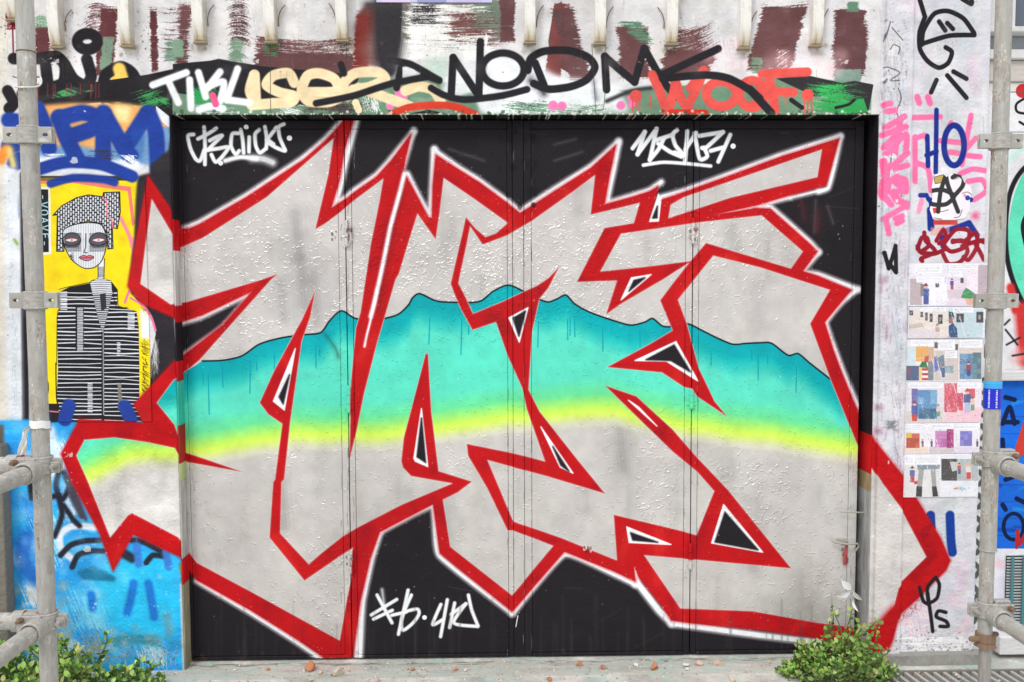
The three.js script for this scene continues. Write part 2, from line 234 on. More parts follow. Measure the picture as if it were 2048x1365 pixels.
// ------------------------------------------------------------ geometry of the front: opening between x = -1.475 and 1.475, 2.342 high
const XL = -1.475, XR = 1.475, HO = 2.342, ZD = -0.075, TOPY = 3.3, XE = onZ(1965, 700, 0).x;
function doorPaint() {
  const g = new Paint(XL, 0, XR, HO, ZD, 640, BLK);
  // older coats show through the black as faint scuffs
  for (let i = 0; i < 120; i++) { const x = rr(340, 1720), y = rr(240, 1330), l = rr(10, 70), a = rr(-0.6, 0.2); g.line(i % 4 ? 'rgb(70,66,72)' : 'rgb(84,72,72)', [[x, y], [x + l * Math.cos(a), y + l * Math.sin(a)]], rr(0.6, 2), { soft: 2.5, a: rr(0.08, 0.28) }); }
  for (const s of ['C 1680,600 1670,820', 'C 1760,640 1800,760', 'B 1600,220 1750,180', 'B 1600,330 1790,270', 'B 880,250 1120,330']) g.line('rgb(105,92,92)', s, 3, { soft: 5, a: 0.3 });
  g.line('rgb(92,40,44)', 'C 1580,600 1600,720', 10, { soft: 12, a: 0.25 }); g.line('rgb(92,40,44)', 'C 1700,680 1690,800', 12, { soft: 12, a: 0.25 });
  piece(g);
  strokes(g, TAGW, 'A', 6.6, ['500,150 462,160 478,245 515,318 545,328 572,258', '572,100 578,220 577,355', '530,180 600,145 655,108', '610,192 655,168 695,158 640,212 598,256', '598,256 670,246 738,238 690,308 650,338 622,288', '805,142 764,148 756,228 786,284 812,262', '822,118 836,190 842,276', '880,168 878,268', '948,118 920,150 926,230 952,274 990,250', '988,98 1000,180 996,246', '1066,102 1024,158 1000,186', '1006,186 1046,216', '1118,80 1082,100 1088,170 1112,228 1124,262 1060,238 1012,208']);
  g.line(TAGW, 'A 715,330 820,305 930,315', 7, { soft: 4 }); g.line(TAGW, 'A 900,312 980,318 1040,342', 12, { soft: 8, a: 0.6 });
  for (const [x, y, r] of [[685, 346, 5], [860, 100, 5], [1155, 175, 5.5]]) { const p = pts(`A ${x},${y}`)[0]; g.dot(TAGW, p[0], p[1], r); }
  strokes(g, TAGW, 'C', 7.4, ['428,245 512,132', '512,132 462,286', '462,286 592,112', '592,112 546,324', '546,324 606,250 642,178', '590,188 704,152', '732,120 702,152 722,226 772,286 718,272', '602,212 684,268 762,302', '802,128 786,342', '790,252 862,140', '850,142 862,204 888,318 938,300 918,240', '884,160 1046,134', '1046,134 934,238 902,242', '1096,152 1014,336', '1042,240 962,262']);
  strokes(g, TAGW, 'C', 6, ['502,360 640,340 800,350 962,366']); { const p = pts('C 1115,230')[0]; g.dot(TAGW, p[0], p[1], 5.5); }
  strokes(g, TAGW, 'M2', 6.2, ['826,908 1000,802', '842,936 970,876', '866,772 968,962', '1078,738 1012,1040', '966,910 1064,888', '1100,772 1036,926 1042,1012 1112,962 1152,902 1140,868 1066,882', '1302,836 1246,972 1314,940', '1346,804 1300,1056', '1396,826 1362,994', '1372,904 1472,832', '1472,832 1392,962 1552,986', '1490,772 1512,872 1556,984']);
  { const p = pts('M2 1190,925')[0]; g.dot(TAGW, p[0], p[1], 5); }
  g.line(TAGW, 'M2 900,735 916,860', 5, { soft: 5, a: 0.5 }); g.line(TAGW, 'M3 122,910 108,985', 2);
  // rust and moss along the bottom rail, dirt at the edges
  for (let i = 0; i < 90; i++) g.dot(i % 3 ? 'rgb(92,88,52)' : 'rgb(120,70,36)', rr(360, 1720), rr(1302, 1330), rr(2, 9), { soft: 0.9, a: rr(0.1, 0.4) });
  for (let i = 0; i < 70; i++) { const x = rr(356, 1715); g.line('rgb(70,66,64)', [[x, rr(1180, 1300)], [x + rr(-3, 3), 1320]], rr(1, 4), { soft: 4, a: 0.1 }); }
  for (let i = 0; i < 60; i++) g.dot('rgb(120,116,92)', rr(1600, 1716), rr(1120, 1300), rr(4, 18), { soft: 1, a: rr(0.03, 0.14) });
  for (let i = 0; i < 40; i++) g.dot('rgb(20,16,18)', rr(1000, 1075), rr(250, 420), rr(1, 6), { a: 0.5, ry: 1.4 });
  for (const u of [374, 695.7, 682, 695.7, 708, 1016, 1027, 1048, 1063, 1370, 1384, 1396, 1702]) for (let i = 0; i < 36; i++) { const y = rr(245, 1320), q = rnd(); g.line(q < 0.6 ? 'rgb(40,36,36)' : q < 0.85 ? 'rgb(238,236,232)' : 'rgb(120,104,84)', [[u + rr(-1.5, 1.5), y], [u + rr(-1.5, 1.5), y + rr(2, 26)]], rr(0.5, 1.4), { a: rr(0.15, 0.5) }); }
  for (const [x, y, w, h] of [[700, 470, 16, 30], [1388, 470, 16, 30], [668, 470, 10, 20], [1692, 1110, 14, 40], [700, 1120, 14, 26], [1175, 1098, 14, 10]]) for (let i = 0; i < 16; i++) g.dot(['rgb(120,60,56)', 'rgb(90,86,84)', 'rgb(236,234,232)'][i % 3], x + rr(-w, w) / 2, y + rr(-h, h) / 2, rr(0.8, 3), { a: 0.6, ry: 1.5 });
  g.specks('rgb(235,232,228)', 356, 300, 1716, 1250, 500, 0.5, 1.6, 0.5);
  { // where the aluminium paint lies: metallic and smoother (green = roughness, blue = metalness)
    const { width: w, height: h } = g.c, d = g.k.getImageData(0, 0, w, h).data, m = document.createElement('canvas'); m.width = w; m.height = h; const k = m.getContext('2d'), im = k.createImageData(w, h), q = im.data;
    for (let i = 0; i < d.length; i += 4) { const mx = Math.max(d[i], d[i + 1], d[i + 2]), mn = Math.min(d[i], d[i + 1], d[i + 2]), s = mx - mn < 16 && mx > 150 && mx < 229 ? 1 : 0, n = nz((i / 4) % w, (i / 4 / w) | 0); q[i] = 0; q[i + 1] = 255 * (s ? 0.3 + 0.16 * n : 0.5 + 0.3 * n); q[i + 2] = s ? 112 : 0; q[i + 3] = 255; }
    k.putImageData(im, 0, 0); g.rm = new THREE.CanvasTexture(m);
  }
  return g.wear(0.09, 0.09);
}
// relief of many coats of paint on the sheet steel: curls, blisters, runs
function doorRelief(w, h) {
  const c = document.createElement('canvas'); c.width = w; c.height = h; const k = c.getContext('2d');
  k.fillStyle = 'rgb(70,70,70)'; k.fillRect(0, 0, w, h); k.lineCap = 'round';
  const clump = (x, y) => nz(x * 0.28 + 30, y * 0.28 + 90);
  for (let i = 0; i < 5200; i++) {
    let x = rnd() * w, y = rnd() * h; const cl = clump(x, y) - (y > h * 0.83 ? 0.12 : 0); if (cl < 0.47 && rnd() > 0.1) continue;
    const up = y < h * 0.36, n = 2 + rnd() * (up ? 5 : 3), st = rr(1.5, 4); let a = rnd() * 6.28; k.strokeStyle = `rgba(255,255,255,${rr(0.12, 0.5)})`; k.lineWidth = rr(1, up ? 3 : 2.6);
    k.beginPath(); k.moveTo(x, y); for (let j = 0; j < n; j++) { a += rr(-0.9, 0.9); x += Math.cos(a) * st; y += Math.sin(a) * st; k.lineTo(x, y); } k.stroke();
    if (rnd() < 0.4) { k.strokeStyle = 'rgba(0,0,0,0.35)'; k.lineWidth = 1; k.beginPath(); k.moveTo(x + 2, y + 2); k.lineTo(x + rr(-8, 8), y + rr(-6, 8)); k.stroke(); }
  }
  for (let i = 0; i < 5200; i++) { const x = rnd() * w, y = rnd() * h, r = rr(1, 4); if (clump(x + 900, y) < 0.47 && rnd() > 0.15) continue; const g = k.createRadialGradient(x, y, 0, x, y, r); g.addColorStop(0, 'rgba(255,255,255,0.75)'); g.addColorStop(1, 'rgba(255,255,255,0)'); k.fillStyle = g; k.fillRect(x - r, y - r, 2 * r, 2 * r); }
  // scraped poster remains: dense patches of ragged curls
  for (const [cx, cy, rx, ry, n] of [[0.31, 0.25, 0.05, 0.07, 200], [0.42, 0.31, 0.05, 0.09, 260], [0.69, 0.66, 0.03, 0.13, 170], [0.83, 0.69, 0.06, 0.06, 260], [0.5, 0.28, 0.06, 0.09, 220], [0.18, 0.3, 0.12, 0.1, 260], [0.6, 0.27, 0.06, 0.09, 200], [0.76, 0.21, 0.12, 0.06, 200], [0.21, 0.86, 0.03, 0.09, 130]]) for (let i = 0; i < n; i++) {
    let x = (cx + rr(-rx, rx)) * w, y = (cy + rr(-ry, ry)) * h, a = rnd() * 6.28; k.strokeStyle = `rgba(255,255,255,${rr(0.2, 0.6)})`; k.lineWidth = rr(1.2, 4); k.beginPath(); k.moveTo(x, y); for (let j = 0; j < 1 + rnd() * 4; j++) { a += rr(-1.3, 1.3); x += Math.cos(a) * 3.4; y += Math.sin(a) * 3.4; k.lineTo(x, y); } k.stroke();
  }
  for (let i = 0; i < 60; i++) { const x = rnd() * w, y = rr(0.3, 0.95) * h, l = rr(20, 90); k.strokeStyle = 'rgba(255,255,255,0.22)'; k.lineWidth = rr(1.5, 3); k.beginPath(); k.moveTo(x, y); k.lineTo(x + rr(-2, 2), y + l); k.stroke(); }
  const im = k.getImageData(0, 0, w, h), d = im.data; for (let y = 0; y < h; y++) for (let x = 0; x < w; x++) { const i = (y * w + x) * 4, v = 34 * (nz(x * 1.2, y * 1.2) - 0.5) + 26 * (nz(x * 4, y * 4) - 0.5); d[i] += v; d[i + 1] += v; d[i + 2] += v; }
  k.putImageData(im, 0, 0); return new THREE.CanvasTexture(c);
}

// ------------------------------------------------------------ overlays on the left pier that also cross the pasted portrait
const BLU = 'rgb(34,62,150)';
function leftOverlays(g) {
  // black fill round the first spike
  g.poly('rgb(43,40,46)', 'P 275,352 346,335 352,1110 346,725 345,640 285,600 262,588 256,570 268,480 271,400', { blur: 2 });
  g.poly('rgb(43,40,46)', 'P 262,588 284,603 346,632 352,722 300,778 301,715 311,668 303,632', { sm: 0 });
  for (let i = 0; i < 60; i++) g.line('rgb(210,205,205)', [[rr(300, 318), rr(670, 760)], [rr(300, 318), rr(670, 760)]], 0.8, { a: 0.5 });
  strokes(g, 'rgb(232,118,160)', 'R5', 4, ['890,910 975,960 1030,1040 1058,1130', '850,940 880,860'], { soft: 1 });
  strokes(g, BLU, 'R1', 22, ['250,1160 380,1120 500,1105 700,1125 900,1205'], { soft: 3 }); strokes(g, BLU, 'R1', 14, ['345,1255 500,1215 700,1225 780,1245'], { soft: 3 });
  strokes(g, BLU, 'L1', 25, ['470,450 440,545', '850,455 890,540'], { soft: 3 }); strokes(g, BLU, 'L1', 12, ['310,500 318,600'], { soft: 5 });
  piece(g, { white: false });
}
function leftPaint(g) {
  g.rect('rgb(212,206,194)', -60, -60, 14, 1400, { blur: 8 });
  // dry-brushed maroon and green above
  g.dry('rgb(98,54,58)', 150, 2, 236, 80, { bend: 24, core: 0.2, dens: 0.52 }); g.dry('rgb(96,52,56)', 190, 12, 234, 152, { slant: -18, core: 0.6 }); g.dry('rgb(118,140,122)', 196, 72, 228, 142, { slant: -12 });
  g.dry('rgb(112,148,124)', 58, 26, 104, 66, { bend: 12, dens: 0.7 }); g.dry('rgb(98,54,58)', 60, 52, 106, 114, {}); g.line('rgb(120,30,40)', 'P 24,40 26,110', 3); g.dry('rgb(116,30,40)', 4, 24, 40, 60, { dens: 0.6 });
  g.dry('rgb(92,50,54)', 294, 12, 320, 150, { core: 0.4, dens: 0.85 }); g.dry('rgb(104,72,74)', 304, 4, 384, 132, { dens: 0.42, core: 0.3, bend: -8 }); g.dry('rgb(110,142,124)', 318, 80, 372, 126, { dens: 0.62 }); g.specks('rgb(90,60,60)', 0, 20, 300, 130, 240, 0.5, 1.8, 0.7);
  // green and black band with the fat black letters
  g.poly('rgb(40,40,42)', 'P 60,176 120,166 240,168 345,160 345,232 280,212 200,205 60,214', {}); for (const [a, b, c, e, d] of [[76, 168, 200, 206, 0.62], [240, 172, 345, 216, 0.55], [300, 190, 345, 231, 0.75], [150, 176, 215, 200, 0.5]]) g.dry('rgb(64,150,86)', a, b, c, e, { dens: d, ang: 0.3, core: 0.1, end: 0.3 });
  g.line('rgb(236,190,80)', 'R1 810,480 810,680', 26, { soft: 4 });
  strokes(g, 'rgb(34,31,35)', 'R1', 21, ['90,400 250,400 380,385 440,450 430,560 340,600 150,640', '305,410 325,580', '590,405 620,520 580,580 500,540 440,440', '700,600 720,510 820,455 900,500 935,590 860,630 740,640', '300,720 500,690 720,655 890,765', '1000,680 1150,780', '50,620 90,700 60,740'], { soft: 2 });
  g.ring('rgb(34,31,35)', 174, 83, 20, 16, 20, { soft: 2 }); g.line('rgb(236,196,96)', 'R1 812,470 830,540 820,590', 22, { soft: 4 }); g.line('rgb(226,180,70)', 'R1 790,630 800,670', 16, { soft: 4 }); g.line('rgb(34,31,35)', 'R1 700,690 760,600 870,600 900,690', 9, { soft: 2 });
  g.poly('rgb(36,33,37)', 'R1 640,560 1000,510 1250,455 1490,400 1774,450 1774,540 1200,640 900,700 640,690', {}); g.dry('rgb(60,150,84)', 255, 172, 345, 222, { dens: 0.5, ang: -0.3, core: 0.1, end: 0.3 });
  for (let i = 0; i < 12; i++) { const x = rr(75, 200); g.line('rgb(130,50,50)', [[x, 168], [x, rr(185, 200)]], 2, { a: 0.7 }); }
  // orange ground and the blue letters
  g.poly('rgb(236,170,100)', 'P 60,212 140,206 240,206 300,214 345,240 345,270 270,262 230,300 70,305', { blur: 3 }); g.poly('rgb(244,222,160)', 'P 225,210 262,212 255,245 232,240', { blur: 4 }); g.poly('rgb(112,152,196)', 'P 60,296 150,290 200,300 300,262 345,250 345,330 60,330', { blur: 3 }); g.poly('rgb(220,224,234)', 'P 60,310 130,318 270,320 290,335 60,350', { blur: 3 }); g.poly('rgb(222,224,236)', 'R1 1060,720 1160,800 1150,870 1070,800', {});
  strokes(g, BLU, 'R1', 29, ['400,800 450,940 525,1085', '400,810 560,770 670,810 620,880 480,930', '705,770 700,1095', '715,790 850,1020 890,1060', '850,1010 1000,780', '1010,770 1060,900 1075,1160', '250,740 300,860 330,1010', '60,820 110,830', '60,1000 110,980', '100,1110 130,1090'], { soft: 4 });
  g.poly('rgb(40,90,170)', 'R1 880,900 1000,880 960,1120', { blur: 2, a: 0.4 });
  g.poly('rgb(48,44,48)', 'P 300,330 336,300 345,255 345,345 300,350', { blur: 2 }); g.dry('rgb(60,54,56)', 150, 298, 260, 322, { dens: 0.5, core: 0.1 }); g.dry('rgb(238,238,244)', 225, 308, 290, 338, { dens: 0.6, core: 0.2, ang: 0.6 }); g.dry('rgb(236,236,242)', 70, 306, 140, 336, { dens: 0.6, core: 0.2 }); g.poly('rgb(60,52,44)', 'P 70,352 268,352 268,372 70,372'); for (let i = 0; i < 20; i++) g.line('rgb(215,190,60)', [[rr(72, 120), 0], [0, 0]].map((_, j) => [72 + j * rr(20, 190), 356 + i * 0.8]), 1, { a: 0.4 });
  // far left: white post with the black strip and the orange smear
  g.rect('rgb(208,208,206)', 0, 0, 0.5, 1, {}); g.line('rgb(232,140,60)', 'P 0,318 12,300', 18, { soft: 6 }); g.line('rgb(226,200,120)', 'P 18,300 26,330', 10, { soft: 8, a: 0.7 });
  g.line('rgb(34,33,40)', 'P 46,350 48,600 50,840', 13, { soft: 3 }); g.line('rgb(50,80,120)', 'P 30,395 34,430', 10, { soft: 6, a: 0.7 }); g.line('rgb(216,219,226)', 'P 22,350 26,600 30,830', 24, { soft: 8 }); g.dry('rgb(184,188,196)', 0, 340, 44, 840, { ang: 1.5, dens: 0.42, core: 0.1 }); g.line('rgb(130,170,70)', 'P 28,480 34,488', 5, { soft: 3, a: 0.6 });
  // lower: blue and cyan clouds of spray
  g.poly('rgb(44,156,228)', 'P -40,842 160,838 365,838 366,1346 -40,1360', { blur: 2 });
  const pal = ['rgb(48,190,244)', 'rgb(80,160,226)', 'rgb(44,204,250)', 'rgb(150,210,242)', 'rgb(44,130,212)', 'rgb(214,228,242)'];
  for (let i = 0; i < 260; i++) { const x = rr(0, 360), y = rr(850, 1330); g.dot(pal[(rnd() * (x > 200 ? 4 : 6)) | 0], x, y, rr(5, 34), { soft: 0.9, a: rr(0.2, 0.7), ry: rr(0.6, 1.4) }); }
  for (const [a, b, c, e, q] of [[20, 860, 200, 960, 'rgb(198,220,238)'], [10, 960, 120, 1100, 'rgb(24,120,206)'], [30, 1000, 150, 1160, 'rgb(150,216,246)'], [60, 870, 150, 960, 'rgb(222,232,244)'], [100, 960, 180, 1060, 'rgb(196,220,242)'], [150, 1120, 350, 1250, 'rgb(96,216,250)'], [20, 1080, 120, 1180, 'rgb(60,150,226)'], [100, 1160, 260, 1280, 'rgb(120,214,246)'], [180, 1190, 240, 1250, 'rgb(150,224,248)'], [20, 1150, 120, 1230, 'rgb(214,216,220)'], [240, 1240, 365, 1340, 'rgb(180,222,238)'], [140, 1250, 230, 1330, 'rgb(170,180,170)']]) g.dry(q, a, b, c, e, { core: 0.1, dens: 0.62, ang: 1.2, end: 0.4 });
  g.poly('rgb(44,200,250)', 'P 200,1130 260,1110 362,1110 366,1260 330,1290 230,1265 190,1200', { blur: 14, a: 0.85 });
  g.line('rgb(208,222,236)', 'L1 330,620 360,760 380,850 345,900', 22, { soft: 8, a: 0.8 }); g.line('rgb(220,226,236)', 'L2 640,310 500,300 410,360 420,460 500,530', 11, { soft: 4 });
  strokes(g, 'rgb(36,38,52)', 'L1', 8.5, ['400,900 380,1000 420,1090 470,1000 430,905', '340,1075 400,1060', '400,1080 420,1200 370,1340', '430,1130 500,1230 540,1270', '200,960 215,1080'], { soft: 4 });
  g.poly('rgb(70,66,80)', 'L1 430,890 520,1020 600,1240 540,1220 470,1080', { blur: 2 });
  strokes(g, 'rgb(40,44,58)', 'L2', 9.5, ['410,500 480,430 580,400 690,398', '490,580 530,500 620,470 700,470', '890,395 980,410 1110,480', '995,550 1040,500 1110,505'], { soft: 3 }); g.line('rgb(40,44,58)', 'L2 830,480 900,520', 17, { soft: 5, a: 0.8 });
  g.poly('rgb(36,120,160)', 'L2 520,610 640,570 790,650 780,680 640,670 560,665', { blur: 2 }); strokes(g, 'rgb(60,120,200)', 'L2', 14, ['930,430 945,560', '1130,480 1150,580'], { soft: 4, a: 0.7 }); g.line('rgb(40,96,190)', 'L2 170,380 150,520 220,640', 30, { soft: 14, a: 0.45 }); for (let i = 0; i < 60; i++) g.dot(i % 2 ? 'rgb(222,232,242)' : 'rgb(150,220,248)', rr(20, 340), rr(870, 1280), rr(8, 30), { soft: 1, a: rr(0.15, 0.45), ry: rr(0.6, 1.5) });
  strokes(g, 'rgb(34,124,216)', 'L2', 14, ['910,690 890,800 865,890', '1010,690 1030,800 1050,920', '620,770 630,860'], { soft: 5, a: 0.85 });
  g.line('rgb(58,150,178)', 'L2 790,1090 900,1070 1060,1080', 20, { soft: 8, a: 0.8 }); g.line('rgb(90,160,186)', 'L2 1140,920 1150,1040', 16, { soft: 6, a: 0.5 });
  for (let i = 0; i < 160; i++) g.dot(i % 3 ? 'rgb(150,160,150)' : 'rgb(214,218,214)', rr(20, 366), rr(1255, 1350), rr(2, 14), { soft: 0.9, a: rr(0.1, 0.5) });
  for (let i = 0; i < 70; i++) g.dot('rgb(176,176,160)', rr(10, 140), rr(1170, 1350), rr(3, 18), { soft: 0.8, a: rr(0.2, 0.6) });
  g.dry('rgb(214,222,226)', 230, 1285, 368, 1350, { dens: 0.55, ang: 1.5, core: 0.1, end: 0.5 }); g.dry('rgb(150,156,142)', 60, 1255, 300, 1350, { dens: 0.5, core: 0.1, end: 0.5 }); g.specks('rgb(150,40,50)', 320, 1290, 362, 1335, 12, 0.8, 2.6, 0.8); g.specks('rgb(90,110,110)', 200, 1270, 366, 1345, 160, 0.6, 2.4, 0.7);
  g.line('rgb(196,206,212)', 'L2 1235,700 1240,900 1255,1290', 4, { soft: 3 }); g.line('rgb(140,128,80)', 'L2 1225,560 1250,720', 4, { soft: 3, a: 0.7 });
  g.rect('rgb(96,90,82)', -30, 850, 7, 1260, { blur: 2 });
  leftOverlays(g);
  g.specks('rgb(240,240,244)', 60, 860, 360, 1330, 260, 0.5, 1.8, 0.6);
}
function portrait(g) {
  g.rect('rgb(240,214,18)', 60, 360, 330, 860); for (let i = 0; i < 80; i++) g.dot(i % 2 ? 'rgb(232,190,20)' : 'rgb(250,236,60)', rr(80, 280), rr(380, 820), rr(5, 24), { soft: 0.9, a: 0.4 });
  g.poly('rgb(236,122,110)', 'R5 240,110 500,100 890,150 920,400 900,420 870,180 500,125 240,130'); g.line('rgb(236,140,150)', 'R5 820,360 880,480 900,560', 6, { soft: 2 }); g.poly('rgb(238,140,150)', 'R5 890,500 930,490 900,640', {});
  g.poly('rgb(30,29,32)', 'P 60,355 74,355 76,840 60,840'); g.rect('rgb(30,29,32)', 60, 808, 330, 860); g.line('rgb(200,110,120)', 'L1 300,485 420,495', 3);
  // lettered strip
  g.poly('rgb(230,228,222)', 'R5 240,150 340,150 350,610 240,620'); g.poly('rgb(28,28,32)', 'R5 240,165 328,168 332,595 240,600');
  { const k = g.k, [x, y] = g.m([88, 388]), [, y2] = g.m([88, 496]); k.save(); k.translate(x - 9 * g.s, y); k.rotate(Math.PI / 2); k.fillStyle = 'rgb(170,215,225)'; const w = '-VOAVE-'; k.font = `${21 * g.s}px monospace`; for (let i = 0; i < 7; i++) k.fillText(w[i], ((y2 - y) * i) / 7, 0); k.restore(); }
  // cap and hair: dark ground with rows of small light bricks
  const ink = 'rgb(26,25,30)', pale = 'rgb(226,228,238)', hair = [pts('R5 385,590 390,340 360,345 420,280 520,225 600,205 700,218 705,190 815,185 820,320 800,435 765,430 770,570 735,575 730,470 690,400 600,385 500,410 430,460 435,590')];
  g.poly(ink, hair[0]);
  g.clip(hair, () => { for (let r = 0; r < 30; r++) for (let c = 0; c < 34; c++) { const x = 106 + c * 4.9 + rr(-0.3, 0.3), y = 378 + r * 9.4 + 7 * Math.sin((x - 110) / 40) + (c % 2) * 4.7; g.rect(pale, x, y, x + 3.1, y + 7.2 + rr(-0.8, 0.6), { a: 0.94 }); } });
  g.line(ink, hair[0], 2, { sm: 0, close: true }); g.line('rgb(232,120,130)', 'R5 700,230 725,240 730,355 760,365 770,430', 2.6, { sm: 0 });
  const face = pts('R5 430,450 500,410 600,395 690,410 728,500 720,580 690,660 640,702 570,705 490,650 440,560'); g.poly('rgb(232,233,238)', face, { sm: 0.6 });
  g.clip([face], () => { for (let r = 0; r < 28; r++) for (let c = 0; c < 28; c++) g.line('rgb(84,92,112)', [[126 + c * 3.4, 447 + r * 3.4 + (c % 2) * 1.7], [126 + c * 3.4, 449 + r * 3.4 + (c % 2) * 1.7]], 0.9, { a: 0.8 });
    for (const cx of [490, 672]) { g.poly('rgb(110,110,118)', `R5 ${cx - 64},520 ${cx - 30},468 ${cx + 30},466 ${cx + 62},512 ${cx + 40},560 ${cx - 40},562`, { sm: 1 }); for (let i = 0; i < 16; i++) g.line(ink, `R5 ${cx - 62},${470 + i * 8} ${cx + 60},${468 + i * 8}`, 1.2, { a: 0.75 }); }
    for (let i = 0; i < 40; i++) g.line(ink, [[rr(132, 148), rr(505, 530)], [rr(136, 152), rr(508, 536)]], 0.8, { a: 0.6 }); });
  for (const cx of [488, 672]) { g.line(ink, `R5 ${cx - 66},520 ${cx - 30},470 ${cx + 30},468 ${cx + 62},512 ${cx + 30},545 ${cx - 30},548`, 1.6, { close: true }); g.poly('rgb(236,226,230)', `R5 ${cx - 42},514 ${cx},502 ${cx + 40},512 ${cx},526`, { sm: 1 }); g.line('rgb(190,80,90)', `R5 ${cx - 42},514 ${cx},502 ${cx + 40},512 ${cx},526`, 1, { close: true }); const p = pts(`R5 ${cx},514`)[0]; g.dot('rgb(190,150,160)', p[0], p[1], 2.4); }
  g.line(ink, face, 1.8, { close: true, sm: 0.7 }); g.line(ink, 'R5 585,470 583,560 572,595 595,600', 1.6); g.poly('rgb(214,110,124)', 'R5 540,635 570,618 590,624 612,618 640,632 595,655', { sm: 0.6 }); g.line(ink, 'R5 540,635 570,618 590,624 612,618 640,632 595,655', 1.2, { close: true }); g.line(ink, 'R5 545,636 635,633', 1);
  g.poly(pale, 'R5 670,690 712,640 708,775 668,775'); for (let i = 0; i < 9; i++) g.line(ink, `R5 672,${700 + i * 8} 706,${698 + i * 8}`, 0.9); g.line(ink, 'R5 668,690 668,775', 1.6); g.line(ink, 'R5 712,640 708,775', 1.6);
  // coat
  const body = pts('R5 385,1040 400,1000 400,870 470,835 610,808 620,790 680,768 755,790 800,850 800,960 930,1000 945,1100 950,1365 L1 950,400 975,560 410,545 385,400 395,200'); g.poly(ink, body);
  g.clip([body], () => {
    for (let i = 0; i < 34; i++) { const y = 585 + i * 7.9 + rr(-1, 1); g.line(pale, [[112, y], [160 + rr(-6, 6), y + rr(-1.6, 2)], [202, y + rr(-1, 2)]], rr(1.4, 2.5), { sm: 0 }); g.line(pale, [[209, y + 2], [245, y + 2 + rr(-1.5, 2)], [282, y + rr(2, 6)]], rr(1.4, 2.5), { sm: 0 }); }
    g.line('rgb(150,150,158)', 'P 206,660 207,830', 2.4); g.line(ink, 'P 159,612 159,700', 16, { cap: 'butt' });
    for (const [x, y0, y1, w] of [[160, 617, 703, 12], [126, 585, 620, 16], [262, 628, 662, 14], [237, 686, 712, 7], [180, 768, 826, 10]]) for (let y = y0; y < y1; y += 3.1) g.line(pale, [[x - w / 2, y], [x + w / 2, y + rr(-0.6, 0.6)]], 1.7, { sm: 0, cap: 'butt' });
    g.dry('rgb(120,118,110)', 232, 765, 246, 820, { n: 24, th: 1.2 });
  });
  const col = pts('R5 612,800 680,768 758,795 765,880 735,1010 700,1155 665,1040 640,930'); g.poly(ink, col); g.clip([col], () => { for (let i = 0; i < 30; i++) { const y = 556 + i * 3.7; g.line(pale, [[178, y], [200, y + 1], [226, y]], i < 9 ? 2.6 : 1.7, { sm: 0 }); } }); g.poly(ink, 'R5 680,880 720,875 725,980 690,1000', { a: 0.8 });
  for (const s of ['400,850 480,830 620,800', '385,1365 390,1030 410,985', '770,850 790,960 870,975', '800,850 805,960']) g.line(ink, 'R5 ' + s, 1.2);
  g.line(ink, 'L1 380,160 385,400 410,480', 2.4); g.ring(ink, 92, 776, 5, 17, 1.4); for (const s of ['295,340 320,340', '295,340 295,360', '300,310 322,318', '300,300 322,292', '296,375 320,370', '300,275 320,285']) g.line(ink, 'L1 ' + s, 1.3);
  for (let i = 0; i < 120; i++) { const y = rr(610, 820); g.line(ink, [[rr(281, 292), y], [rr(284, 300), y + rr(2, 10)]], 1, { a: 0.7 }); }
  g.poly('rgb(238,238,244)', 'R5 950,980 1010,1010 1050,1120 1040,1190 960,1190', { blur: 3 });
}
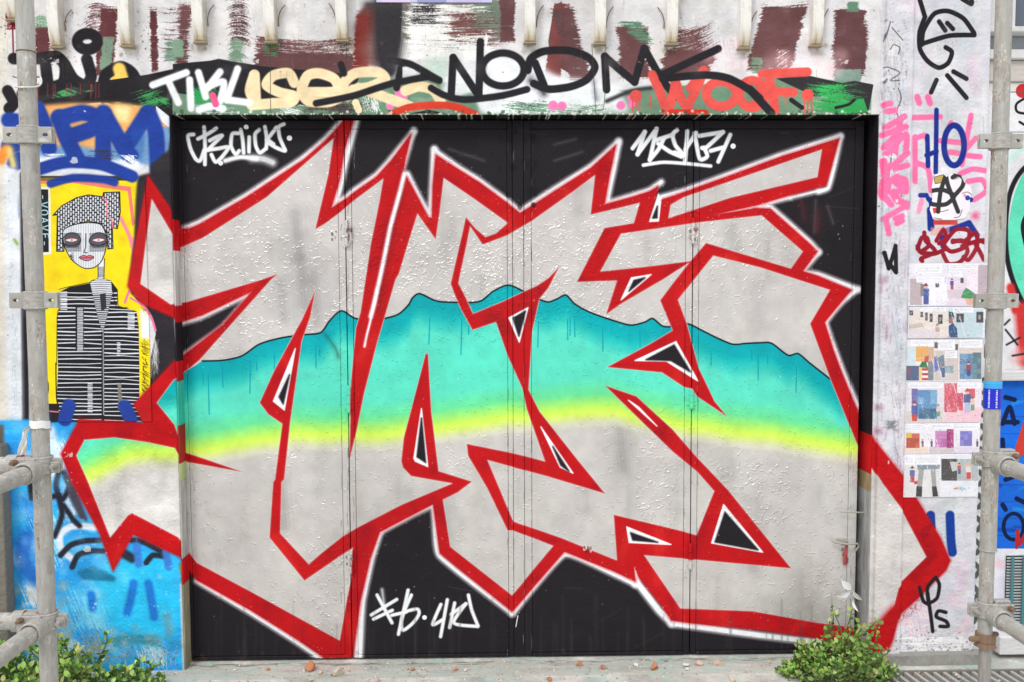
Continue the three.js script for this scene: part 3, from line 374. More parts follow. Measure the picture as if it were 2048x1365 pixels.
function lintelPaint(g) {
  const MAR = 'rgb(104,68,70)', GRN = 'rgb(120,146,126)', K = 'rgb(38,36,41)';
  g.rect('rgb(214,210,204)', 300, -300, 1800, -20);
  for (const [a, b, c, e, q, d] of [[345, -40, 760, 120, 'rgb(206,204,208)', 0.42], [1030, -40, 1750, 160, 'rgb(204,204,214)', 0.42], [1180, 60, 1700, 160, 'rgb(232,208,214)', 0.4], [345, 0, 700, 110, 'rgb(196,186,178)', 0.34]]) g.dry(q, a, b, c, e, { dens: d, ang: 1.4, core: 0.05, end: 0.3 });
  for (let i = 0; i < 60; i++) g.dot(i % 2 ? 'rgb(204,208,222)' : 'rgb(228,222,210)', rr(345, 1760), rr(-60, 220), rr(10, 50), { soft: 1, a: 0.3 });
  g.dry(MAR, 342, 0, 390, 142, { slant: -14, core: 0.2, dens: 0.8 }); g.dry(GRN, 338, 78, 372, 116, {}); g.dry('rgb(86,60,62)', 436, -20, 514, 92, { bend: 16, core: 0.2, dens: 0.62 }); g.dry(GRN, 444, 74, 500, 126, { bend: 12, core: 0.2, dens: 0.62 });
  g.poly(MAR, 'R2 30,440 100,380 250,450 300,480 420,450 690,430 700,540 600,560 30,520', { a: 0.95 }); g.dry('rgb(112,76,76)', 505, 78, 712, 132, { core: 0.8, dens: 0.6, bend: -10 }); g.dry(MAR, 505, 104, 712, 150, { core: 0.9, dens: 0.85 }); g.dry('rgb(60,150,104)', 512, 90, 566, 114, { dens: 0.55 });
  g.poly('rgb(118,66,64)', 'R2 712,170 735,95 790,30 880,10 900,300 880,450 730,445', { blur: 3 }); g.dry('rgb(126,50,46)', 703, 22, 745, 142, { slant: -12, core: 0.5, dens: 0.9 }); g.poly('rgb(140,128,124)', 'R2 800,250 850,200 870,330 860,440 800,430', { blur: 9, a: 0.7 });
  for (const q of ['R2 900,40 900,200 920,400 945,480', 'R2 960,60 950,240 940,420', 'R2 1010,60 990,240 960,400']) g.line('rgb(50,48,52)', q, 26, { soft: 14, a: 0.9 }); g.line('rgb(60,58,60)', 'R2 800,30 1000,40 1200,80', 10, { soft: 14, a: 0.6 });
  g.poly('rgb(116,110,104)', 'R2 1040,10 1774,0 1774,240 1640,300 1560,290 1500,330 1400,360 1250,350 1030,250', { a: 0.9 });
  g.dry('rgb(234,232,230)', 800, 10, 1000, 118, { core: 0.75, dens: 0.68, bend: -6, end: 0.05 }); g.dry('rgb(112,72,70)', 880, 20, 1014, 95, { dens: 0.55, core: 0.4 }); g.dry('rgb(60,56,60)', 790, 4, 905, 50, { dens: 0.6, core: 0.3 }); g.dry('rgb(112,128,112)', 930, -10, 1014, 60, { dens: 0.6 }); g.dry('rgb(236,236,236)', 860, 60, 1000, 130, { dens: 0.5, core: 0.2 });
  g.dry(MAR, 994, -20, 1034, 88, { core: 0.5 }); g.poly('rgb(236,238,240)', 'R2 1610,220 1625,260 1610,350 1600,280'); g.poly('rgb(206,222,212)', 'R2 1190,400 1350,380 1370,600 1330,700 1230,560', { blur: 5 });
  const wedge = (p, c) => g.poly(c, p); wedge('R3 370,40 420,10 470,110 500,250 520,420 480,500 400,460 340,380 330,280', MAR); g.dry('rgb(118,64,62)', 1096, 4, 1132, 160, { slant: -22, core: 0.7 }); g.dry(MAR, 1112, 10, 1172, 165, { slant: 40, core: 0.5 });
  wedge('R3 810,200 860,170 970,230 1000,330 990,480 930,520 840,430', MAR); g.dry(MAR, 1232, 50, 1304, 160, { slant: 10, core: 0.6 }); g.dry('rgb(84,120,98)', 1244, 40, 1310, 92, { slant: 40, dens: 0.6, core: 0.3 });
  g.dry(MAR, 1310, 52, 1442, 150, { ang: -0.28, core: 0.3, dens: 0.62, bend: -12 }); g.dry(MAR, 1318, 98, 1430, 152, { ang: -0.3, core: 0.7, dens: 0.95, slant: -20 });
  g.dry(MAR, 1506, 6, 1602, 142, { slant: -34, core: 0.74, ang: -0.1 }); wedge('R4 90,150 150,60 230,50 270,120 220,320 150,330 110,420 60,400', MAR); g.dry(GRN, 1498, 112, 1530, 148, { dens: 0.7 }); g.dry('rgb(232,230,230)', 1545, 96, 1585, 140, { dens: 0.5, core: 0.3, ang: -0.6 });
  g.dry('rgb(98,64,66)', 1662, 12, 1738, 150, { core: 0.62, bend: 6 }); g.dry('rgb(98,64,66)', 1682, 55, 1732, 140, { core: 0.85, dens: 1.2 }); g.dry('rgb(118,140,130)', 1668, 138, 1724, 168, { core: 0.7 }); g.dry('rgb(96,130,108)', 1690, 2, 1722, 24, {});
  // purple paper edge at the very top, splashes of pink
  for (let i = 0; i < 14; i++) g.dot('rgb(244,196,204)', rr(1400, 1700), rr(100, 150), rr(14, 34), { soft: 1, a: 0.3 });
  // band of green with black and white above the door
  g.poly('rgb(110,140,116)', 'P 345,165 700,150 900,165 1250,180 1450,165 1560,150 1745,168 1742,232 345,232', { blur: 1 }); g.poly(K, 'P 345,128 436,120 520,132 720,150 700,200 560,215 345,185', {});
  for (const [a, b, c, e, q, d, an] of [[345, 165, 470, 230, 'rgb(44,150,84)', 0.6, 0.5], [520, 205, 640, 232, 'rgb(232,232,236)', 0.5, 0.2], [560, 170, 760, 232, 'rgb(88,62,64)', 0.6, 0], [640, 200, 760, 232, 'rgb(60,58,62)', 0.55, 1.2], [700, 175, 790, 232, 'rgb(236,236,238)', 0.5, 1.3], [740, 178, 830, 230, 'rgb(44,160,84)', 0.6, 1.0], [350, 205, 520, 232, 'rgb(226,226,230)', 0.45, 0], [800, 190, 900, 226, 'rgb(120,150,130)', 0.7, 0.2]]) g.dry(q, a, b, c, e, { dens: d, ang: an, core: 0.2, end: 0.3 });
  g.poly('rgb(236,238,242)', 'P 905,110 960,130 1240,170 1260,225 900,225 880,190', { blur: 5, a: 0.9 }); g.poly('rgb(110,140,116)', 'P 945,185 965,230 905,232 885,200', { blur: 2 }); g.poly('rgb(238,240,244)', 'P 960,105 1080,130 1150,180 1120,225 960,228', { blur: 6 }); for (const [a, b, c, e, q, d, an] of [[930, 196, 1190, 231, 'rgb(104,140,116)', 0.55, 0.1], [1000, 190, 1100, 226, 'rgb(60,58,62)', 0.42, 0.3], [1130, 200, 1230, 231, 'rgb(96,132,104)', 0.55, -0.2], [960, 180, 1010, 225, 'rgb(240,242,244)', 0.6, 1.2]]) g.dry(q, a, b, c, e, { dens: d, ang: an, core: 0.1, end: 0.4 }); g.line('rgb(70,68,74)', 'R3 210,550 270,600 300,640', 10, { soft: 12, a: 0.6 }); g.line('rgb(120,122,136)', 'R3 640,560 660,680', 4, { soft: 8, a: 0.6 }); g.line('rgb(60,58,64)', 'R3 730,690 900,620 1030,600', 6, { soft: 4, a: 0.8 });
  for (const [x, y, r] of [[780, 211, 10], [803, 211, 10], [798, 184, 11], [806, 196, 10], [1106, 211, 11], [1124, 212, 10], [1242, 211, 10], [1264, 207, 9], [1258, 196, 5]]) g.dot('rgb(242,124,180)', x, y, r, { soft: 0.25 });
  // green right end with black
  g.poly('rgb(50,46,50)', 'R4 170,510 380,490 600,540 680,525 805,550 770,740 560,750 540,690 340,590', {}); g.dry('rgb(52,160,84)', 1590, 166, 1736, 228, { dens: 0.62, ang: 0.16, core: 0.2 }); g.dry('rgb(70,176,96)', 1640, 176, 1738, 226, { dens: 0.5, ang: 0.22, core: 0.2 }); g.dry('rgb(150,170,150)', 1570, 190, 1680, 230, { dens: 0.45, ang: 0.1, core: 0.2 }); g.poly('rgb(52,160,84)', 'R4 540,690 620,660 740,640 770,730 580,745'); g.line(K, 'R4 560,700 640,680 680,650', 6);
  // tan letters
  strokes(g, 'rgb(244,220,178)', 'R2', 19, ['30,510 40,700', '10,716 150,706', '300,565 262,500 160,515 112,580 200,630 300,655 280,695 160,704', '360,628 590,622 575,540 470,500 390,520 352,620 400,690 540,695 650,645', '660,660 640,570 720,500 870,492 920,540 820,592 700,612', '740,600 880,648 1090,725', '1060,620 1150,590 1250,615 1300,690'], { soft: 2 });
  g.line('rgb(244,220,178)', 'R1 1730,510 1700,620 1740,700', 17, { soft: 2 }); g.line('rgb(244,220,178)', 'R2 720,700 740,750', 14);
  // white letters at the left
  strokes(g, TAGW, 'R1', 12, ['1040,580 1270,495', '1150,560 1215,700', '1292,545 1302,740', '1352,495 1402,660', '1405,610 1500,490', '1420,590 1525,560 1500,690', '1620,470 1545,680', '1545,680 1700,700', '1355,750 1430,725 1520,742'], { soft: 3 }); g.line('rgb(236,90,140)', 'R1 1450,650 1470,710', 12, { soft: 2 });
  // long black tag
  strokes(g, K, 'R2', 13.5, ['1372,662 1386,392', '1386,392 1560,655', '1562,650 1572,285'], { soft: 1.5, sm: 0.4 }); g.ring(K, 1006, 139, 42, 33, 13, { soft: 2 }); strokes(g, K, 'R3', 12, ['-470,600 -380,650 -240,680 0,655 185,610'], { soft: 2 });
  strokes(g, K, 'R3', 14, ['240,430 300,580', '190,480 210,400 300,350 470,345 600,390 648,460 590,545 480,592 330,608 230,570', '728,612 715,385', '715,385 800,460 920,560', '920,560 985,330', '985,330 1090,520', '1090,520 1490,332', '1090,525 1200,660'], { soft: 1.5 });
  strokes(g, K, 'R2', 12, ['450,705 700,655 960,572 1220,522', '960,412 1100,440 1290,548', '1290,548 1180,515', '1030,460 1000,600', '620,440 640,500'], { soft: 2 }); g.poly('rgb(230,230,234)', 'R2 1040,455 1120,475 1140,500 1040,520');
  // red letters
  const WR = 'rgb(222,84,78)'; strokes(g, WR, 'R3', 17, ['1040,510 1090,620 1140,770', '1150,760 1190,610 1195,540', '1195,540 1240,680 1290,740', '1280,730 1350,590 1392,480', '1392,480 1300,600'], { soft: 1.5 }); g.ring(WR, 1443, 188, 30, 25, 17, { soft: 1.5 }); g.ring(WR, 1505, 188, 26, 27, 17, { soft: 1.5 });
  strokes(g, WR, 'R4', 17, ['80,480 375,468', '125,490 165,720', '60,590 285,600', '0,690 60,670'], { soft: 1.5 }); g.dot(WR, 1616, 190, 12); for (const [x, l] of [[1609, 42], [1616, 36], [1624, 40], [1556, 30], [1548, 24], [1572, 18], [1266, 34], [1272, 26], [1279, 30], [1302, 26]]) g.line(WR, [[x, 190], [x, 190 + l]], 3); g.dot(WR, 1272, 192, 12);
  strokes(g, K, 'R3', 14, ['1110,535 1400,512 1560,535 1700,610 1774,670'], { soft: 1.5 }); g.line(K, 'R4 0,580 140,735', 15, { soft: 1.5 }); g.line(K, 'R4 270,650 340,700', 9);
  g.line('rgb(214,62,44)', 'R2 960,785 1080,735 1250,718 1400,728 1540,785', 13, { soft: 2 }); g.line('rgb(214,50,34)', 'R3 1170,770 1400,772', 14); g.poly(K, 'R2 1090,775 1220,750 1340,775');
  // panel joints and cracks, rust bleeding down from the brackets
  for (const s of ['P 540,90 541,230', 'P 1184,90 1192,228', 'P 1211,90 1209,205 1198,222', 'P 693,85 692,150', 'P 1346,92 1348,108']) g.line('rgb(70,66,60)', s, 1.3, { a: 0.8 });
  g.rect('rgb(120,128,116)', 345, 228, 1760, 240, { a: 0.5 }); for (let i = 0; i < 200; i++) g.dot(i % 2 ? 'rgb(236,234,226)' : 'rgb(70,84,70)', rr(345, 1750), rr(222, 232), rr(1, 4), { a: 0.7 });
  g.rect('rgb(22,20,22)', 343, 229.5, 1759, 262); for (let i = 0; i < 160; i++) g.dot(i % 3 ? 'rgb(226,220,200)' : 'rgb(110,130,110)', rr(345, 1756), rr(227.5, 230.5), rr(0.8, 2.2), { a: 0.9 });
  for (const x of BRX) for (let i = 0; i < 26; i++) g.dot(i % 3 ? 'rgb(150,116,70)' : 'rgb(96,84,70)', x[0] + rr(-17, 22), x[1] + rr(-4, 18), rr(1, 8), { soft: 1, a: rr(0.1, 0.4) });
}
const BRX = [[114, 95], [254, 93], [400, 85], [542, 85], [685, 82], [1060, 86], [1200, 88], [1343, 89], [1488, 97], [1632, 92]];
const PNK = 'rgb(246,112,164)', DRD = 'rgb(146,26,44)';
function rightPaint() {
  const g = new Paint(XR, 0, XE, TOPY, 0, 610, 'rgb(211,209,217)');
  for (let i = 0; i < 150; i++) { const x = rr(1740, 1975), y = rr(-100, 1320); g.line(['rgb(196,200,216)', 'rgb(226,224,228)', 'rgb(220,196,214)', 'rgb(196,208,212)'][i & 3], [[x, y], [x + rr(-5, 5), y + rr(10, 70)]], rr(4, 18), { soft: 12, a: 0.3 }); }
  // pillar: worn paint, grey and plum smudges
  for (const [a, b, c, e, q, d] of [[1760, 560, 1814, 760, 'rgb(184,198,212)', 0.5], [1758, 740, 1812, 1000, 'rgb(170,168,178)', 0.42], [1756, 20, 1814, 420, 'rgb(180,178,184)', 0.42], [1820, 180, 1970, 260, 'rgb(206,214,214)', 0.5], [1820, 40, 1970, 130, 'rgb(206,204,216)', 0.4], [1810, 1010, 1950, 1300, 'rgb(206,216,234)', 0.45], [1790, 1180, 1900, 1300, 'rgb(244,210,220)', 0.45]]) g.dry(q, a, b, c, e, { dens: d, ang: 1.4, core: 0.1, end: 0.3 });
  for (let i = 0; i < 220; i++) { const y = rr(100, 1000); const x = rr(1758, 1812); g.line(i % 3 ? 'rgb(150,150,164)' : 'rgb(168,120,150)', [[x, y], [x + rr(-3, 3), y + rr(4, 26)]], rr(0.6, 2.2), { a: rr(0.1, 0.35), soft: 2 }); }
  for (const s of ['900,150 870,270', '910,190 980,270', '900,330 920,300 960,320 950,360', '870,440 960,480 900,530 960,530', '880,520 870,540', '950,580 970,650 940,730 960,800 930,900 910,1000 890,1150 890,1250']) g.line('rgb(50,48,54)', 'R4 ' + s, 2.2, { a: 0.7 });
  g.specks('rgb(60,58,64)', 1758, 20, 1812, 420, 120, 0.5, 1.6, 0.6); for (const [x, y] of [[1756, 815], [1754, 862], [1766, 560], [1762, 920]]) g.dot('rgb(146,80,116)', x, y, 12, { soft: 1, a: 0.5 }); for (let i = 0; i < 40; i++) g.line('rgb(120,122,130)', [[rr(1762, 1788), rr(838, 858)], [rr(1770, 1795), rr(838, 862)]], 1.4, { a: 0.5 });
  // pink scribbles
  strokes(g, PNK, 'R4', 11, ['870,685 900,680', '885,730 930,725', '880,830 990,765', '860,880 1000,830', '870,960 940,880 990,900', '880,1000 1000,880 1000,1000', '920,1080 1010,1000', '860,1050 880,1180', '870,1120 900,1080', '930,1100 1010,1080', '880,1250 900,1180 990,1170 1000,1240 920,1250', '920,1180 1000,1250', '870,1290 900,1330', '920,1270 1010,1350', '960,800 930,1000'], { soft: 2 });
  strokes(g, PNK, 'R6', 10, ['610,120 600,220 660,300', '660,210 700,270 790,290', '620,390 760,310', '620,400 640,510', '690,400 740,380', '700,435 740,415', '640,140 700,90 760,150 720,190'], { soft: 2 });
  strokes(g, PNK, 'R4', 10, ['1065,765 1240,760', '1075,900 1140,880 1150,900', '1075,890 1075,1180', '1090,1060 1160,1100 1180,1240', '1440,750 1380,1070', '1240,915 1400,930', '1470,900 1390,1000 1500,1020', '1300,990 1380,1000', '1370,1130 1450,1100 1530,1110', '1420,1180 1510,1170 1540,1240 1460,1300', '1310,800 1300,820'], { soft: 1.5 });
  for (const [x, y] of [[1095, 640], [1165, 640]]) g.line(PNK, `R4 ${x - 6},${y - 10} ${x + 8},${y + 30}`, 11, { soft: 2 }); g.line('rgb(240,150,190)', 'R6 880,340 900,260', 9, { soft: 2 });
  const K = 'rgb(34,32,36)', B2 = 'rgb(28,46,138)';
  strokes(g, K, 'R4', 8.5, ['1095,-40 1140,110', '1120,290 1130,200 1200,90 1290,72 1390,120 1460,215', '1462,228 1300,232 1120,285', '1140,110 1105,210 1108,320 1160,400 1230,440 1290,410 1315,340 1275,308', '1350,-30 1440,25 1440,-20', '1232,140 1272,198', '1285,150 1322,188', '1215,520 1180,600', '1285,490 1410,636', '1325,465 1410,512'], { soft: 1 });
  strokes(g, B2, 'R4', 8.5, ['1155,885 1160,1080', '1215,715 1210,1120', '1150,1010 1215,985', '1110,1270 1150,1270', '1440,1300 1420,1290', '1160,1290 1200,1340'], { soft: 1.2 }); g.ring(B2, 1909, 291, 20, 40, 11, { soft: 1.2 }); g.line(B2, 'P 1862,400 1866,455', 7, { soft: 1 }); strokes(g, B2, 'R6', 10, ['960,330 965,470', '1080,490 1250,430', '1250,430 1310,520', '1050,520 1060,600'], { soft: 2 }); g.dot('rgb(214,70,120)', 1952, 432, 14, { soft: 0.9, a: 0.8 }); g.rect('rgb(212,60,56)', 1868, 441, 1916, 450); g.rect('rgb(230,150,140)', 1862, 455, 1900, 470, { a: 0.6 });
  strokes(g, DRD, 'R6', 8, ['870,620 900,540 940,540 950,600 890,640 870,600', '920,500 930,560 1000,640 900,690 905,710', '900,650 1000,655 1080,620', '1010,560 1060,480 1080,540 1030,580', '1060,590 1150,480 1250,490 1230,600 1120,640 1060,590', '1060,660 1100,730 1180,720 1240,640 1200,560 1130,570', '1130,560 1220,560 1300,500 1310,600 1250,700 1210,680', '1200,600 1320,560 1370,560', '1290,570 1330,640 1360,700', '1330,560 1400,600 1380,760'], { soft: 1 });
  strokes(g, K, 'R6', 7.5, ['610,650 640,765', '640,765 665,690 690,600', '690,600 695,795', '640,720 690,790'], { soft: 1 });
  // lower: drips, blue strokes, black signature
  g.poly('rgb(208,204,202)', 'P 1735,1000 1800,1000 1812,1100 1800,1180 1760,1230 1735,1240', { blur: 3 }); for (let i = 0; i < 120; i++) g.dot('rgb(240,238,236)', rr(1738, 1806), rr(970, 1260), rr(0.6, 2.4), { a: 0.7 });
  strokes(g, 'rgb(24,60,150)', 'Q', 17, ['1235,225 1240,330', '1368,225 1375,400 1385,480'], { soft: 2 });
  for (let i = 0; i < 30; i++) g.dot(i % 2 ? 'rgb(244,190,200)' : 'rgb(206,214,232)', rr(1790, 1950), rr(1180, 1290), rr(6, 24), { soft: 1, a: 0.4 });
  g.grime(1745, -50, 1975, 1330);
  piece(g, { white: false }); g.poly('rgb(150,14,30)', 'Q 1160,350 1230,270 1250,300 1190,420', { a: 0.5 }); g.poly(RED, 'P 1788,1200 1745,1250 1738,1304 1773,1294 1784,1240', { blur: 5 }); for (let i = 0; i < 220; i++) { const t = rnd(); g.dot(RED, 1790 + 60 * t + rr(-14, 16), 1240 - 50 * t + rr(-10, 16), rr(0.4, 1.4), { a: 0.5 }); }
  strokes(g, K, 'Q', 6.5, ['1270,650 1215,720 1225,820 1280,790 1295,700 1270,650', '1160,720 1185,810 1220,835', '1215,760 1235,900 1250,1020', '1340,890 1290,880 1275,920 1340,950 1355,985 1300,985'], { soft: 1.5 });
  // crumbled render at the foot
  g.dry('rgb(240,238,238)', 1790, 1268, 1946, 1322, { dens: 0.6, core: 0.7, end: 0.2 });
  for (let i = 0; i < 420; i++) g.dot(['rgb(240,238,236)', 'rgb(150,148,142)', 'rgb(110,106,98)'][i % 3], rr(1788, 1948), 1325 - 70 * rnd() * rnd(), rr(0.6, 2.6), { a: 0.6, ry: rr(0.5, 1.4) }); g.poly('rgb(120,116,106)', 'P 1735,1306 1790,1308 1800,1316 1815,1311 1832,1319 1846,1313 1862,1306 1880,1312 1896,1320 1910,1309 1925,1311 1945,1300 1960,1302 1960,1370 1735,1370', { sm: 0.6 });
  return g.wear(0.1, 0.12, 0.1, [238, 236, 240]);
}
function comics(g) {
  const R = (c, f, x0, y0, x1, y1, o) => g.poly(c, `${f} ${x0},${y0} ${x1},${y0} ${x1},${y1} ${x0},${y1}`, o);
  const cap = (f, x0, y0, x1, y1) => { R('rgb(244,244,250)', f, x0, y0, x1, y1); for (let y = y0 + 10; y < y1 - 5; y += 11) g.line('rgb(150,150,165)', `${f} ${x0 + 8},${y} ${x1 - 8 - rnd() * 20},${y}`, 0.9, { a: 0.65 }); };
  const man = (f, x, y, h, hat, coat, leg) => { R(leg, f, x - h * 0.12, y - h * 0.45, x + h * 0.14, y); R(coat, f, x - h * 0.16, y - h * 0.78, x + h * 0.16, y - h * 0.42); const p = pts(`${f} ${x},${y - h * 0.88}`)[0]; g.dot('rgb(224,168,140)', p[0], p[1], h * 0.1 / FR[f][2]); g.poly(hat, `${f} ${x - h * 0.14},${y - h * 0.9} ${x},${y - h * 1.06} ${x + h * 0.14},${y - h * 0.9}`); };
  const boxes = (f, x0, y0, x1, y1, nx, ny, base, hi) => { R(base, f, x0, y0, x1, y1); const w = (x1 - x0) / nx, h = (y1 - y0) / ny; for (let i = 0; i < nx; i++) for (let j = 0; j < ny; j++) R(rnd() < 0.5 ? hi : base, f, x0 + i * w + 2, y0 + j * h + 2, x0 + (i + 1) * w - 2, y0 + (j + 1) * h - 2, { a: 0.8 }); };
  // page one: pale rooms
  R('rgb(226,222,234)', 'R6', 800, 720, 1400, 1045); cap('R6', 850, 735, 1050, 800); cap('R6', 1100, 735, 1320, 770); R('rgb(222,214,230)', 'R6', 812, 825, 1080, 1035); R('rgb(178,160,164)', 'R6', 812, 840, 900, 1035); R('rgb(234,230,244)', 'R6', 940, 870, 1080, 1035); cap('R6', 860, 828, 1065, 868); R('rgb(224,206,224)', 'R6', 1088, 830, 1312, 1035); R('rgb(206,188,198)', 'R6', 1088, 920, 1210, 985); R('rgb(240,222,238)', 'R6', 1230, 780, 1310, 1000); cap('R6', 1100, 782, 1195, 822); R('rgb(180,160,170)', 'R6', 1315, 740, 1390, 960); man('R6', 930, 1030, 150, 'rgb(90,40,50)', 'rgb(40,70,150)', 'rgb(60,70,140)'); man('R6', 1122, 920, 80, 'rgb(90,40,50)', 'rgb(50,60,140)', 'rgb(160,60,60)'); R('rgb(70,70,80)', 'R6', 1000, 875, 1028, 905); R('rgb(70,60,60)', 'R6', 1185, 835, 1208, 872); R('rgb(120,110,110)', 'R6', 890, 880, 915, 970);
  g.poly('rgb(48,130,74)', 'R6 1190,980 1225,910 1290,950 1285,990', { sm: 0.5 }); g.poly('rgb(222,160,136)', 'R6 1215,990 1285,985 1275,1035 1235,1035');
  // page two
  R('rgb(216,220,226)', 'R6', 800, 1045, 1372, 1282); R('rgb(224,212,204)', 'R6', 805, 1065, 1090, 1275); g.poly('rgb(198,180,168)', 'R6 805,1180 900,1165 920,1200 805,1210'); R('rgb(214,204,210)', 'R6', 805, 1210, 1000, 1275); R('rgb(186,208,216)', 'R6', 1098, 1065, 1350, 1275); cap('R6', 890, 1052, 1080, 1082); cap('R6', 1130, 1058, 1280, 1090);
  for (const [x, y, w, h] of [[808, 1075, 28, 36], [890, 1085, 18, 40], [925, 1090, 18, 60], [958, 1098, 22, 62], [1020, 1105, 34, 70], [1155, 1098, 55, 65], [1302, 1085, 52, 80]]) { R('rgb(58,56,60)', 'R6', x, y, x + w, y + h); R('rgb(150,148,150)', 'R6', x + w * 0.3, y + h * 0.3, x + w * 0.6, y + h * 0.7); }
  man('R6', 1015, 1275, 100, 'rgb(40,90,60)', 'rgb(190,150,140)', 'rgb(210,200,200)'); g.poly('rgb(40,66,112)', 'R6 1098,1190 1130,1165 1160,1210 1165,1275 1098,1275'); g.poly('rgb(170,90,80)', 'R6 1098,1125 1135,1125 1130,1170 1098,1170'); g.poly('rgb(40,60,70)', 'R6 1098,1080 1130,1090 1140,1125 1098,1130');
  // page three
  R('rgb(226,224,228)', 'S', 870, 0, 1515, 342); R('rgb(196,214,220)', 'S', 885, 55, 955, 220); R('rgb(222,160,84)', 'S', 958, 55, 1060, 180); R('rgb(200,160,130)', 'S', 1060, 60, 1108, 335); R('rgb(64,84,120)', 'S', 880, 215, 985, 337); R('rgb(226,190,120)', 'S', 985, 210, 1020, 337); R('rgb(110,120,128)', 'S', 1060, 180, 1105, 337); g.poly('rgb(190,70,60)', 'S 1030,140 1070,130 1060,190 1030,180'); g.poly('rgb(44,100,56)', 'S 985,225 1010,180 1045,180 1060,235'); for (let i = 0; i < 5; i++) { R(i % 2 ? 'rgb(236,230,230)' : 'rgb(178,50,50)', 'S', 1010, 235 + i * 20, 1060, 255 + i * 20); R('rgb(160,60,60)', 'S', 890 + i * 8, 225, 893 + i * 8, 300); }
  R('rgb(200,186,180)', 'S', 1112, 90, 1310, 337); g.poly('rgb(96,120,136)', 'S 1140,150 1190,120 1200,230 1160,260'); R('rgb(120,150,160)', 'S', 1190, 215, 1270, 275); g.poly('rgb(90,90,170)', 'S 1112,140 1135,135 1150,250 1112,270'); man('S', 1185, 310, 100, 'rgb(150,60,50)', 'rgb(60,80,130)', 'rgb(70,80,130)'); cap('S', 1150, 0, 1280, 80); cap('S', 1200, 95, 1300, 150); R('rgb(90,80,80)', 'S', 1112, 20, 1140, 70); R('rgb(90,80,80)', 'S', 1285, 35, 1308, 85);
  R('rgb(212,196,186)', 'S', 1315, 70, 1515, 325); boxes('S', 1322, 115, 1430, 325, 3, 5, 'rgb(84,120,160)', 'rgb(110,150,185)'); boxes('S', 1430, 105, 1500, 325, 2, 5, 'rgb(76,104,120)', 'rgb(100,132,140)'); man('S', 1395, 300, 120, 'rgb(60,60,80)', 'rgb(150,50,60)', 'rgb(50,60,110)'); cap('S', 920, 0, 1100, 48); cap('S', 1325, 5, 1510, 60);
  // page four
  R('rgb(222,214,222)', 'S', 870, 345, 1505, 686); R('rgb(206,194,190)', 'S', 880, 590, 1185, 680); R('rgb(236,188,202)', 'S', 1195, 560, 1500, 680); R('rgb(230,214,226)', 'S', 1195, 360, 1500, 560); boxes('S', 925, 405, 975, 640, 2, 4, 'rgb(96,96,160)', 'rgb(110,110,176)'); boxes('S', 975, 415, 1135, 655, 3, 4, 'rgb(84,130,180)', 'rgb(116,170,206)'); boxes('S', 985, 570, 1125, 655, 3, 2, 'rgb(50,90,120)', 'rgb(70,110,140)'); boxes('S', 1195, 358, 1300, 600, 3, 6, 'rgb(206,70,90)', 'rgb(222,90,104)'); boxes('S', 1300, 440, 1350, 585, 1, 4, 'rgb(196,66,84)', 'rgb(216,84,98)'); R('rgb(206,80,92)', 'S', 1390, 405, 1450, 480);
  man('S', 948, 672, 160, 'rgb(130,50,50)', 'rgb(60,80,150)', 'rgb(70,80,140)'); g.poly('rgb(200,60,40)', 'S 925,620 970,620 965,675 930,675'); man('S', 1145, 635, 100, 'rgb(60,120,60)', 'rgb(220,190,190)', 'rgb(90,140,90)'); man('S', 1385, 600, 190, 'rgb(190,60,60)', 'rgb(70,80,130)', 'rgb(170,180,210)'); man('S', 1428, 585, 110, 'rgb(60,80,60)', 'rgb(226,180,170)', 'rgb(90,150,100)'); cap('S', 900, 355, 1180, 398); cap('S', 1310, 355, 1495, 400);
  // page five
  R('rgb(232,228,236)', 'S', 862, 690, 1490, 942); R('rgb(228,206,190)', 'S', 865, 880, 1062, 938); R('rgb(204,188,192)', 'S', 1070, 885, 1275, 938); R('rgb(222,210,228)', 'S', 1280, 890, 1480, 938); boxes('S', 880, 775, 990, 895, 3, 3, 'rgb(176,66,50)', 'rgb(204,96,70)'); R('rgb(220,180,60)', 'S', 880, 770, 925, 812); boxes('S', 1120, 755, 1215, 890, 2, 4, 'rgb(176,90,160)', 'rgb(200,130,184)'); boxes('S', 1215, 740, 1272, 895, 2, 4, 'rgb(150,40,100)', 'rgb(186,70,130)'); boxes('S', 1325, 755, 1425, 880, 3, 5, 'rgb(110,104,190)', 'rgb(140,130,206)'); for (const x of [1015, 1090, 1468]) man('S', x, 885, 60, 'rgb(60,60,70)', 'rgb(90,80,110)', 'rgb(80,60,70)'); cap('S', 870, 700, 1060, 750); cap('S', 1075, 698, 1265, 735); cap('S', 1300, 705, 1470, 740);
